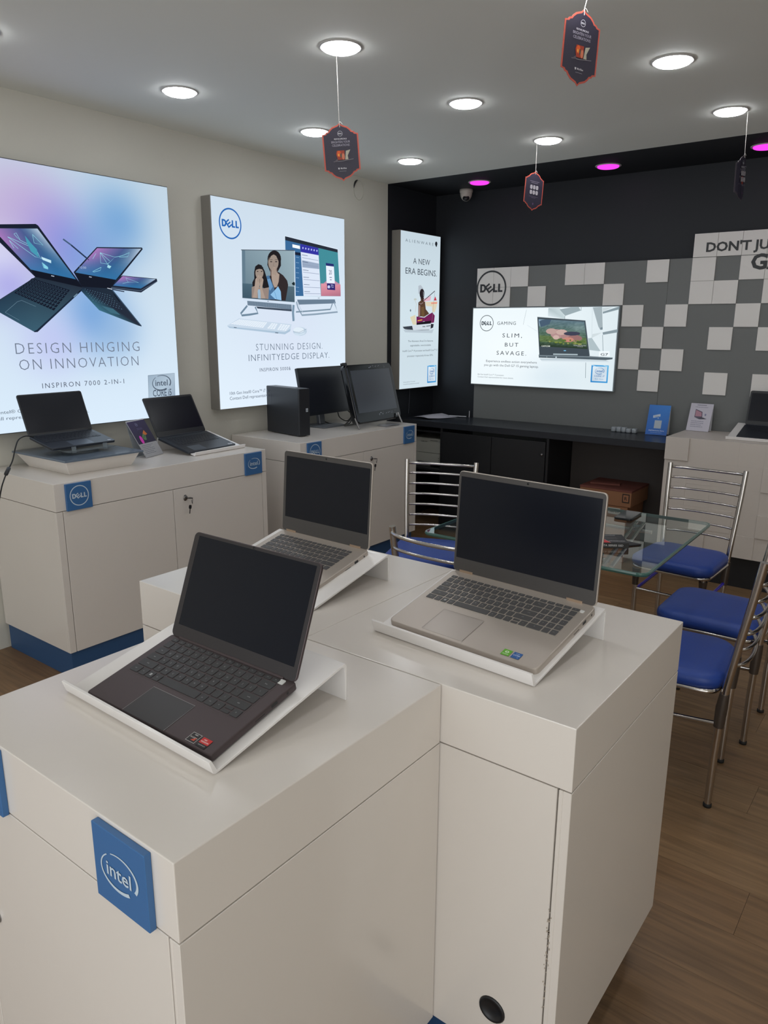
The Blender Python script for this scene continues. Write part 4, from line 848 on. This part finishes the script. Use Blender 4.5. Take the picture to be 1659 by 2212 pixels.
P = Print((0, 0, 0), (1, 0, 0), (0, 1, 0), (0, 0, 1)); P.ell((0, .045), .008, .008, (120, 126, 138), 14, False); P.mb.xf(Matrix.Translation((0, 0, .002))); P.build('round_mark', t, PAPER, AM)
for yy in (-.238, .232):
    MB().tube([(-.035, yy, .075), (-.01, yy, .03), (.002, yy, .008)], .0065, 8).build('foot', STEEL, t)
MB().tube([(-.06, -.15, .12), (-.2, -.15, .008), (-.2, .15, .008), (-.06, .15, .12)], .006, 8).build('rear_prop', STEEL, t)
o = MB().slab(rrect(.05, .018, .006, 3), -.012, .004).xf(AM @ Matrix.Translation((-.25, .40, -.015))).build('webcam_clip', BLACK, t)
o = MB().add([(0, 0, 0), (.06, .01, .003), (.12, .0, .001), (.18, .02, .002), (.0, .09, .002), (.06, .11, .007), (.12, .1, .003), (.18, .1, .0)], [(0, 1, 5, 4), (1, 2, 6, 5), (2, 3, 7, 6)]).xf(Matrix.Rotation(R(88), 4, 'Z')).build('plastic_wrapping', mat('thin_film', (170, 172, 176), .2), None, loc=(-3.03, 4.0, ZT+.002))
tag(o, 'crumpled clear plastic film under the leaning black screen', 'film')

# ================================================================== BLACK DESK ALONG THE BACK
DK = mat('black_laminate', (23, 24, 28), .38); DKT = mat('black_desk_top', (33, 36, 43), .3); KNEE = mat('dark_grey_panel', (66, 60, 58), .6)
t = thing('black_desk', 'long black desk with cupboard against the back wall', 'desk', (-2.5, 5.0, 0))
def dbox(nm, x0, x1, y0, y1, z0, z1, m, bev=.0015): return MB().box(x0+2.5, x1+2.5, y0-5, y1-5, z0, z1).build(nm, m, t, bevel=bev)
dbox('desk_top', XW+.002, -1.425, 4.79, 5.229, .806, .852, DKT)
dbox('side_panel', -3.12, -3.1, 4.8, 5.2, 0, .805, DK); dbox('side_panel', -2.237, -2.217, 4.8, 5.2, .0, .805, DK)
dbox('door', -3.098, -2.67, 4.79, 4.808, .04, .78, DK); dbox('door', -2.666, -2.239, 4.79, 4.808, .04, .78, DK)
dbox('shelf', XW+.002, -3.121, 4.82, 5.2, .46, .478, DK); dbox('shelf', XW+.002, -3.121, 4.82, 5.2, .76, .775, DK)
dbox('back_panel', -2.215, -1.425, 5.195, 5.215, 0, .8, KNEE)
MB().lathe([(.001, 0), (.009, 0), (.008, .008), (.001, .009)], 12).xf(Matrix.Rotation(R(90), 4, 'X')).build('lock', STEEL, t, loc=(-2.262+2.5, 4.79-5, .69))
# printer in the open shelf
t = thing('printer', 'grey-white laser printer in the black shelf left of the cupboard', 'printer', (-3.3, 5.0, .479))
PRW = mat('printer_grey', (176, 176, 168), .5)
MB().box(-.17, .158, -.1, .17, .012, .225).build('body', PRW, t, bevel=.004, seg=2)
MB().box(-.168, .156, -.108, -.1, .108, .222).build('front_cover', PRW, t, bevel=.002); MB().box(-.168, .156, -.106, -.1, .016, .104).build('paper_drawer', PRW, t, bevel=.002)
MB().box(-.09, .03, -.112, -.1, .0, .035).build('drawer_grip', mat('grip_grey', (90, 90, 88), .5), t)
P = Print((0, -.1085, 0), (1, 0, 0), (0, 0, 1), (0, -1, 0)); P.text('SAMSUNG', -.03, .192, .008, .06, (50, 52, 56), .01, 1, 'c'); P.lines(.03, .1, .205, 1, .01, .004, (70, 72, 78)); P.arc((.118, .2), .006, .006, 0, 360, .001, .001, (60, 90, 140), 12)
P.ell((.112, .07), .003, .004, (40, 40, 42), 8, False); P.ell((.112, .052), .003, .004, (40, 40, 42), 8, False); P.build('front_marks', t, PAPER)
# papers, pen stand things on the desk
t = thing('paper_sheet', 'loose sheet of paper lying on the black desk', 'paper', (-3.32, 5.03, .8535))
mb = MB(); n = 8
for j in range(n+1):
    for i in range(n+1): mb.v.append((-.1+.2*i/n, -.15+.3*j/n, .002+.012*max(0, math.sin(i/n*2.4+j/n*1.8))))
for j in range(n):
    for i in range(n): mb.f.append([j*(n+1)+i, j*(n+1)+i+1, (j+1)*(n+1)+i+1, (j+1)*(n+1)+i])
mb.m = [0]*len(mb.f); mb.sm = [True]*len(mb.f); mb.c = [None]*len(mb.f)
mb.xf(Matrix.Rotation(R(-18), 4, 'Z')).build('sheet', mat('paper_white', (186, 182, 190), .7), t)
o = MB().tube([(0, 0, .004), (.14, .03, .004)], .004, 8).build('pen', mat('pen_white', (190, 190, 196), .4), None, loc=(-3.25, 5.13, .858)); tag(o, 'white pen lying behind the loose paper on the black desk', 'pen')
o = MB().tube([(0, .0, 0), (.004, .02, .4)], .0018, 6).build('wall_cable', mat('cable_grey', (96, 100, 110), .6), None, loc=(XW+.006, 5.0, .87)); tag(o, 'thin grey cable on the black wall below the narrow sign', 'cable')
o = MB().slab(rrect(.006, .006, .002, 2), 0, .05).build('clip', mat('pen_white', (190, 190, 196), .4), None, loc=(-3.115, 5.215, .853)); tag(o, 'tiny white upright clip at the left end of the grey wall panel', 'clip')
mb = MB(); rr = random.Random(5)
for k in range(5):
    x = -.085+k*.036; mb.slab(rrect(.034, .05, .012, 3, x, rr.uniform(-.005, .005)), 0, rr.uniform(.024, .036), .006, steps=2)
o = mb.build('plastic_wrap', mat('wrap_film', (150, 156, 162), .12), None, loc=(-1.8, 5.13, .8525)); tag(o, 'crumpled clear plastic packing left of the blue desk card', 'packaging')
def bl1(P, w_, h):
    P.poly([(-w_/2, 0), (w_/2, 0), (w_/2, h), (-w_/2, h)], [(30, 98, 186), (28, 92, 176), (52, 130, 214), (40, 116, 204)])
    P.poly([(-.02, .045), (.026, .045), (.026, .1), (-.02, .1)], (176, 186, 196))
    P.poly([(-.034, .115), (.012, .128), (.01, .145), (-.036, .132)], (190, 204, 220)); P.poly([(-.005, .117), (.003, .119), (0, .11)], (190, 204, 220)); P.lines(-.028, .004, .126, 1, .01, .003, (90, 110, 140))
    P.text('Dell Exclusive Store', 0, .026, .0085, .1, (214, 226, 240), .01, 1, 'c'); P.text('Get the latest updates', 0, .014, .005, .075, (170, 196, 226), 0, 1, 'c')
M = Matrix.Translation((-1.592, 5.118, .854)) @ Matrix.Rotation(R(4.3), 4, 'Z')
leaflet('blue card standing at the right end of the black desk', M, .14, .205, bl1, 'desk_card', False, .06, lean=18)
def wl1(P, w_, h):
    P.poly([(-w_/2, 0), (w_/2, 0), (w_/2, h), (-w_/2, h)], (196, 192, 204))
    P.lines(-.03, .03, h*.93, 1, .01, .004, (90, 92, 110)); P.lines(-.04, .04, h*.86, 1, .01, .003, (120, 122, 140))
    P.poly([(-.035, h*.5), (.015, h*.5), (.01, h*.7), (-.035, h*.79)], (70, 62, 84)); P.poly([(-.032, h*.53), (.01, h*.53), (.006, h*.68), (-.032, h*.76)], (176, 130, 146)); P.poly([(-.036, h*.49), (.02, h*.5), (.046, h*.45), (-.0, h*.43)], (64, 62, 78))
    P.ell((.032, h*.6), .006, .008, (130, 130, 160), 10, False); P.lines(-.05, .03, h*.34, 4, .012, .004, (130, 132, 150), 9)
M = Matrix.Translation((-1.33, 5.125, ZT+.002)) @ Matrix.Rotation(R(-2), 4, 'Z')
leaflet('pale leaflet picturing an open laptop on the relief-fronted counter', M, .142, .185, wl1, 'leaflet_holder', False, .05, lean=20)

# ================================================================== RELIEF COUNTER AT RIGHT
t = thing('relief_counter', 'white counter with raised square panels on its front, at right', 'counter', (-.4, 5.0, 0))
WR2 = mat('relief_white', (205, 196, 188), .45)
MB().box(-1.412+.4, 1.0, 4.765-5, 5.228-5, .2, ZT).build('body', WR2, t, bevel=.0015)
MB().box(-1.36+.4, .95, 4.81-5, 5.2-5, 0, .2).build('plinth', BLACK, t)
tm = None; rr = random.Random(12); pr_ = {(0, 0): .014, (4, 1): .012, (5, 1): .004, (3, 2): .003, (4, 3): .012, (2, 3): .005, (1, 4): .01, (3, 4): .006, (1, 2): .002, (5, 0): .003, (2, 0): .003}
for i in range(9):
    for j in range(5):
        dpt = pr_.get((i, j), rr.choice((.002, .0035, .005, .003)) if (i > 5 or rr.random() < .0) else .003)
        o = MB().box(.0001, .1421, -dpt, 0, -.1399, -.0001).build('relief_tile', WR2, t, bevel=.0006 if dpt != .003 else 0); o.location = (-1.012+i*.1422, 4.765-5, ZT-.0004-j*.14)

# cardboard boxes in the knee space
t = thing('cardboard_box', 'flat reddish-brown cardboard box on top, under the black desk', 'box', (-1.77, 4.97, .389))
CB = mat('cardboard', (142, 98, 68), .75, noise=.06, nscale=14); CBR = mat('cardboard_red', (108, 58, 48), .7, noise=.05, nscale=10)
MB().box(-.22, .14, -.12, .22, 0, .11).build('carton', CB, t, bevel=.002)
MB().box(-.222, .142, -.122, .222, .1, .113).build('lid', CBR, t, bevel=.001)
P = Print((.105, -.1215, .06), (1, 0, 0), (0, 0, 1), (0, -1, 0)); P.poly([(-.024, -.03), (.024, -.03), (.024, .03), (-.024, .03)], (30, 26, 24)); P.poly([(-.018, -.023), (.018, -.023), (.018, .023), (-.018, .023)], (150, 100, 70)); P.text('R', 0, -.012, .024, None, (40, 30, 26), .02, 1, 'c'); P.build('stamp', t, PAPER)
t = thing('cardboard_box', 'lower brown carton with a small white label, under the black desk', 'box', (-1.77, 4.97, 0))
MB().box(-.18, .12, -.115, .2, 0, .387).build('carton', CB, t, bevel=.002)
P = Print((.03, -.1155, .352), (1, 0, 0), (0, 0, 1), (0, -1, 0)); P.poly([(-.042, -.022), (.042, -.022), (.042, .022), (-.042, .022)], (190, 188, 180)); P.text('AMPCN', 0, -.01, .018, .06, (40, 40, 42), .02, 1, 'c'); P.build('label_sticker', t, PAPER)
o = MB().box(-.1, .1, -.035, .035, 0, .012).build('thin_box', CBR, None, loc=(-1.86, 4.98, .503), rot=(0, 0, R(14)), bevel=.001); tag(o, 'thin red-brown packet lying on the upper cardboard box', 'packet')

# ================================================================== GLASS TABLE
def glass(name, col, tint):
    m = bpy.data.materials.new(name); m.use_nodes = True; nt = m.node_tree; nt.nodes.remove(nt.nodes['Principled BSDF'])
    tr = nt.nodes.new('ShaderNodeBsdfTransparent'); tr.inputs[0].default_value = (*tint, 1); gl = nt.nodes.new('ShaderNodeBsdfGlossy'); gl.inputs['Roughness'].default_value = .02; gl.inputs[0].default_value = (*col, 1)
    fr = nt.nodes.new('ShaderNodeFresnel'); fr.inputs[0].default_value = 1.5; mx = nt.nodes.new('ShaderNodeMixShader')
    mu = nt.nodes.new('ShaderNodeMath'); mu.operation = 'MULTIPLY_ADD'; mu.inputs[1].default_value = 1.3; mu.inputs[2].default_value = .03
    nt.links.new(fr.outputs[0], mu.inputs[0]); nt.links.new(mu.outputs[0], mx.inputs[0]); nt.links.new(tr.outputs[0], mx.inputs[1]); nt.links.new(gl.outputs[0], mx.inputs[2]); nt.links.new(mx.outputs[0], nt.nodes['Material Output'].inputs[0]); return m
GL = glass('table_glass', (.92, 1, .96), (.975, .99, .982)); GE = mat('glass_edge', (70, 112, 104), .15, spec=.8)
ZG = .745
t = thing('glass_table', 'rectangular glass-topped table with chrome rails between the chairs', 'table', (-1.207, 2.87, 0), (0, 0, R(.8)))
out = rrect(.91, .875, .035, 6)
m = MB(); n = len(out)
m.add([(x, y, ZG) for x, y in out], [tuple(range(n))], 0); m.add([(x, y, ZG-.012) for x, y in out], [tuple(range(n))[::-1]], 1)
GB = bpy.data.materials.new('table_glass_underside'); GB.use_nodes = True; _n = GB.node_tree; _n.nodes.remove(_n.nodes['Principled BSDF'])
_t = _n.nodes.new('ShaderNodeBsdfTransparent'); _t.inputs[0].default_value = (.95, .98, .965, 1); _n.links.new(_t.outputs[0], _n.nodes['Material Output'].inputs[0])
tt = m.build('glass_top', [GL, GB], t)
def ins(o_, k): return [(x*(1-k/.455), y*(1-k/.4375)) for x, y in o_]
MB().rings([[(x, y, ZG-.0125) for x, y in ins(out, .001)], [(x, y, ZG-.006) for x, y in ins(out, -.001)], [(x, y, ZG+.0002) for x, y in ins(out, .001)], [(x, y, ZG+.0002) for x, y in ins(out, .006)], [(x, y, ZG-.0125) for x, y in ins(out, .006)]], 0, False, False).build('ground_edge', GE, tt)
for xx in (.0, .032):
    MB().tube([(xx+.275, -.36, ZG-.022), (xx+.165, .34, ZG-.022)], .008, 8).build('rail', CHROME, t)
for yy in (-.25, .25):
    MB().tube([(-.3, yy, ZG-.034), (.26, yy, ZG-.034)], .009, 8).build('cross_rail', CHROME, t)
for xx, yy in ((-.3, -.25), (-.3, .25), (.02, -.25), (-.02, .25)):
    MB().tube([(xx, yy, ZG-.034), (xx, yy, .0)], .0125, 10).build('leg', CHROME, t)
for xx, yy in ((-.3, -.25), (-.3, .25), (.22, -.25), (.2, .25)):
    MB().lathe([(.001, 0), (.018, 0), (.018, .006), (.001, .006)], 14, c=(xx, yy)).xf(Matrix.Translation((0, 0, ZG-.019))).build('suction_pad', CLEAR, t)
t = thing('smartphone', 'black smartphone lying on the glass table', 'phone', (-1.081, 3.195, ZG+.0008), (0, 0, R(2)))
MB().slab(rrect(.076, .16, .011, 4), 0, .009, .002, steps=2).build('body', BLACKG, t); MB().slab(rrect(.07, .154, .008, 4), .009, .0094).build('screen', mat('phone_screen', (56, 60, 62), .06), t)
t = thing('drive_box', 'small black and red retail box on the glass table', 'box', (-.98, 2.716, ZG+.0008), (0, 0, R(33)))
MB().box(-.09, .06, -.05, .07, 0, .022).build('carton', mat('box_black', (30, 28, 30), .4), t, bevel=.001)
P = Print((0, 0, .0215), (1, 0, 0), (0, 1, 0), (0, 0, 1)); P.poly([(-.075, -.05), (-.008, -.05), (-.04, .045), (-.075, .045)], (196, 40, 44)); P.line([(-.008, -.05), (-.04, .045)], .0015, (220, 214, 210), False); P.lines(-.02, .03, .02, 2, .02, .005, (120, 116, 116)); P.lines(-.01, .05, -.03, 1, .02, .006, (190, 186, 186), 3); P.lines(-.02, .03, .05, 1, .01, .004, (200, 196, 196), 4); P.build('top_print', t, PAPER)
P = Print((0, -.0505, 0), (1, 0, 0), (0, 0, 1), (0, -1, 0)); P.text('SATA SERIES SSD', -.005, .008, .0075, .088, (200, 198, 198), .02, 1, 'c'); P.build('side_lettering', t, PAPER)
o = MB().slab([(0, 0), (.06, -.004), (.035, .06)], 0, .004).build('drive_card', mat('card_dark', (40, 38, 40), .4), None, loc=(-.915, 2.735, ZG+.0008), rot=(0, 0, R(60))); tag(o, 'black triangular card edge beside the retail box on the glass', 'card')

# ================================================================== CHAIRS
VIO = mat('violet_wrap', (58, 44, 196), .3); JNT = mat('dull_chrome_joint', (96, 88, 82), .35, .7)
def chair(label, x, y, rz, wrap=False):
    t = thing('dining_chair', label, 'chair', (x, y, 0), (0, 0, R(rz)))
    cu = MB()
    for k, (zz, ss) in enumerate(((.425, .93), (.43, .98), (.45, 1.0), (.466, .985), (.476, .93), (.481, .8), (.483, .4))):
        pass
    def seat_out(s_):
        o_ = []
        for (px_, py_) in rrect(.39, .385, .075, 7): o_.append((px_*s_*(1.0 if py_ < 0 else 1-.06*py_/.2), py_*s_))
        return o_
    rs = [[(a, b, z) for a, b in seat_out(s_)] for z, s_ in ((.428, .94), (.431, .985), (.448, 1.0), (.463, .985), (.472, .94), (.477, .82), (.479, .5), (.4795, .05))]
    MB().rings(rs, 0, True).build('seat', SEATB, t)
    MB().tube([(a*.97, b*.97, .42) for a, b in rrect(.37, .36, .05, 5)], .0095, 8, closed=True).build('seat_frame', CHROME, t)
    for s_ in (-1, 1):
        MB().tube([(s_*.185, .262, .875), (s_*.181, .245, .75), (s_*.174, .222, .6), (s_*.166, .2, .45), (s_*.163, .193, .36)], .0125, 12).build('back_post', CHROME, t)
        MB().tube([(s_*.163, .193, .37), (s_*.158, .187, .2), (s_*.155, .185, .003)], [.0125, .0125, .011], 12).build('leg', CHROME, t)
        MB().tube([(s_*.165, .197, .42), (s_*.163, .193, .37), (s_*.161, .19, .3)], [.015, .0185, .0165], 12).build('joint_sleeve', JNT, t)
        MB().tube([(s_*.16, -.15, .42), (s_*.158, -.152, .2), (s_*.155, -.155, .003)], [.0125, .0125, .011], 12).build('leg', CHROME, t)
        MB().tube([(s_*.16, -.15, .405), (s_*.16, -.15, .36), (s_*.16, -.15, .32)], [.02, .016, .015], 12).build('joint_sleeve', JNT, t)
        MB().tube([(s_*.16, -.15, .29), (s_*.161, .19, .31)], .0075, 8).build('side_stretcher', VIO if wrap else CHROME, t)
        for yy in (.185, -.155): MB().lathe([(.001, 0), (.0135, 0), (.0135, .012), (.001, .012)], 12, c=(s_*.155, yy)).build('foot_cap', RUBBER, t)
    MB().tube([(-.16, -.15, .3), (.16, -.15, .3)], .0075, 8).build('front_stretcher', CHROME, t)
    MB().tube([(-.163, .193, .42), (.163, .193, .42)], .008, 8).build('rear_stretcher', CHROME, t)
    for k in range(7):
        z = .855-k*.055; f = (.875-z)/(.875-.36); yb = .262-f*.069*1.02; xb = .185-f*.022
        pts = [(xb*math.sin(R(a))/1, yb+.045*math.cos(R(a))*(1 if abs(a) < 89 else 0)-.0*0, z-(.006*math.cos(R(a)) if k == 0 else 0)) for a in range(-90, 91, 15)]
        MB().tube(pts, .0058 if k else .0072, 8).build('back_rail', CHROME, t)
    return t
chair('chrome rail-backed chair with blue seat, behind the table at left', -2.009, 3.007, 20.9)
chair('chrome rail-backed chair with blue seat, in front of the relief counter', -.971, 3.695, -3, True)
chair('chrome chair with its back to the island, left of the largest laptop', -1.325, 2.29, 180)
chair('nearer of the two chrome chairs seen side-on at right', -.666, 2.535, -83.6)
chair('farther of the two side-on chrome chairs, at the right edge', -.647, 3.05, -90)

# ================================================================== HANGING TAGS
def tag_outline():
    h, w_ = .1075, .072; a = []
    half = [(0, h), (.008, h*.93), (.030, h*.86), (.041, h*.78), (.047, h*.71), (.056, h*.69), (.06, h*.64), (w_, h*.62), (w_, 0)]
    right = half+[(x, -y) for x, y in half[-2::-1]]
    return right+[(-x, y) for x, y in right[-2:0:-1]]
def festive(label, x, y, ztop, yaw, roll, back=False, strx=None, cup=0., edge=None):
    M = Matrix.Translation((x, y, ztop)) @ Matrix.Rotation(R(yaw), 4, 'Z') @ Matrix.Rotation(R(roll), 4, 'Y')
    t = thing('hanging_tag', label, 'hanging tag', M=M); H2 = .1075
    out = [(a, b-H2) for a, b in tag_outline()]
    def ex(o_, y0, y1): 
        n = len(o_); bend = lambda a: cup*(a*a)/.005
        return MB().rings([[(a, y1+bend(a), b) for a, b in o_], [(a, y0+bend(a), b) for a, b in o_]])
    ex(out, -.0006, .0006).build('card', edge or mat('tag_orange', (190, 84, 68), .5), t)
    inn = [(a*.92, (b+H2)*.945-H2) for a, b in out]
    DKP = mat('tag_indigo', (46, 42, 58), .45)
    ex(inn, -.0011, .0011).build('dark_field', DKP, t)
    for sgn in ((-1,) if not back else (-1, 1)):
        P = Print((0, sgn*.0011, -H2), (-sgn, 0, 0), (0, 0, 1), (0, sgn, 0)); P.step = .00006
        if sgn == (-1) and not back or (back and sgn == 1):
            P.dell((0, .068), .0098, (200, 200, 206), .1); P.text('FESTIVE SPECIALS', 0, .046, .0052, .05, (206, 204, 210), .012, 1, 'c')
            P.text('BRIGHTEN YOUR', 0, .0335, .0085, .074, (184, 180, 194), -.012, 1, 'c'); P.text('CELEBRATIONS', 0, .0215, .0085, .07, (184, 180, 194), -.012, 1, 'c')
            P.poly([(-.022, -.006), (-.018, .006), (.012, .006), (.012, -.028), (-.016, -.028)], (150, 52, 30)); P.ell((-.01, -.006), .008, .012, (206, 84, 30), 9, False); P.ell((.006, -.016), .006, .012, (196, 112, 80), 9, False); P.ell((-.003, -.012), .003, .009, (60, 76, 64), 8, False); P.ell((-.012, -.01), .003, .005, (226, 160, 60), 8, False)
            P.poly([(.013, -.028), (.018, .004), (.036, .008), (.024, -.014), (.026, -.028)], (170, 166, 148)); P.line([(-.034, -.034), (.0, -.033), (.046, -.027)], .0012, (150, 146, 150), False); P.poly([(-.034, -.036), (-.018, -.024), (-.016, -.034)], (92, 84, 92))
            P.text('McAfee', .004, -.0625, .006, .024, (206, 204, 210), .012, 1, 'c'); P.poly([(-.018, -.057), (-.012, -.057), (-.012, -.061), (-.015, -.0645), (-.018, -.061)], (206, 204, 210)); P.lines(-.014, .014, -.071, 1, .01, .0012, (150, 148, 156))
        else:
            for r_ in (0, 1):
                for c in (-1, 0, 1):
                    pts = rrect(.0175, .0215, .006, 3, c*.0225, .022-r_*.028-.002); P.poly(pts, (186, 180, 186)); P.lines(c*.0225-.006, c*.0225+.006, .026-r_*.028-.002, 3, .005, .002, (110, 106, 114), r_*3+c)
            P.lines(-.036, .036, .05, 1, .01, .0022, (150, 144, 160), 3); P.lines(-.026, .026, .042, 1, .01, .0022, (150, 144, 160), 4); P.lines(-.034, .034, -.032, 1, .01, .0016, (120, 112, 132), 5); P.lines(-.016, .016, -.038, 1, .01, .0016, (120, 112, 132), 6); P.ell((0, -.07), .004, .006, (110, 84, 120), 8, False)
        P.build('printed_face', t, PAPER)
    Mi = M.inverted()
    top = Vector((strx[0], strx[1], ZC-.002)) if strx else Vector((x, y, ZC-.002))
    MB().tube([Mi @ top, Vector((0, -.001, .0)), Vector((.001, -.0022, -.017))], .0012, 5).build('string', STRING, t)
    MB().tube([Vector((0, -.001, .002)), Vector((.006, -.002, .001)), Vector((.013, -.003, -.007))], .0013, 5).build('string_end', STRING, t)
    return t
festive('dark tag with orange scalloped border hanging left of centre', -2.11, 2.462, 2.337, 42, -4.5, strx=(-2.12, 2.462))
festive('dark orange-bordered tag hanging highest, near the top edge', -1.085, 2.42, 2.498, 66, 3, strx=(-1.1, 2.485))
festive('small dark tag showing six white squares, before the black wall', -2.136, 4.231, 2.432, 70, 4, back=True)
festive('curled dark tag seen edge-on near the right edge', -1.01, 4.225, 2.385, 86, -5, back=True, strx=(-1.02, 4.24), cup=.014, edge=mat('tag_dark_edge', (70, 62, 72), .5))
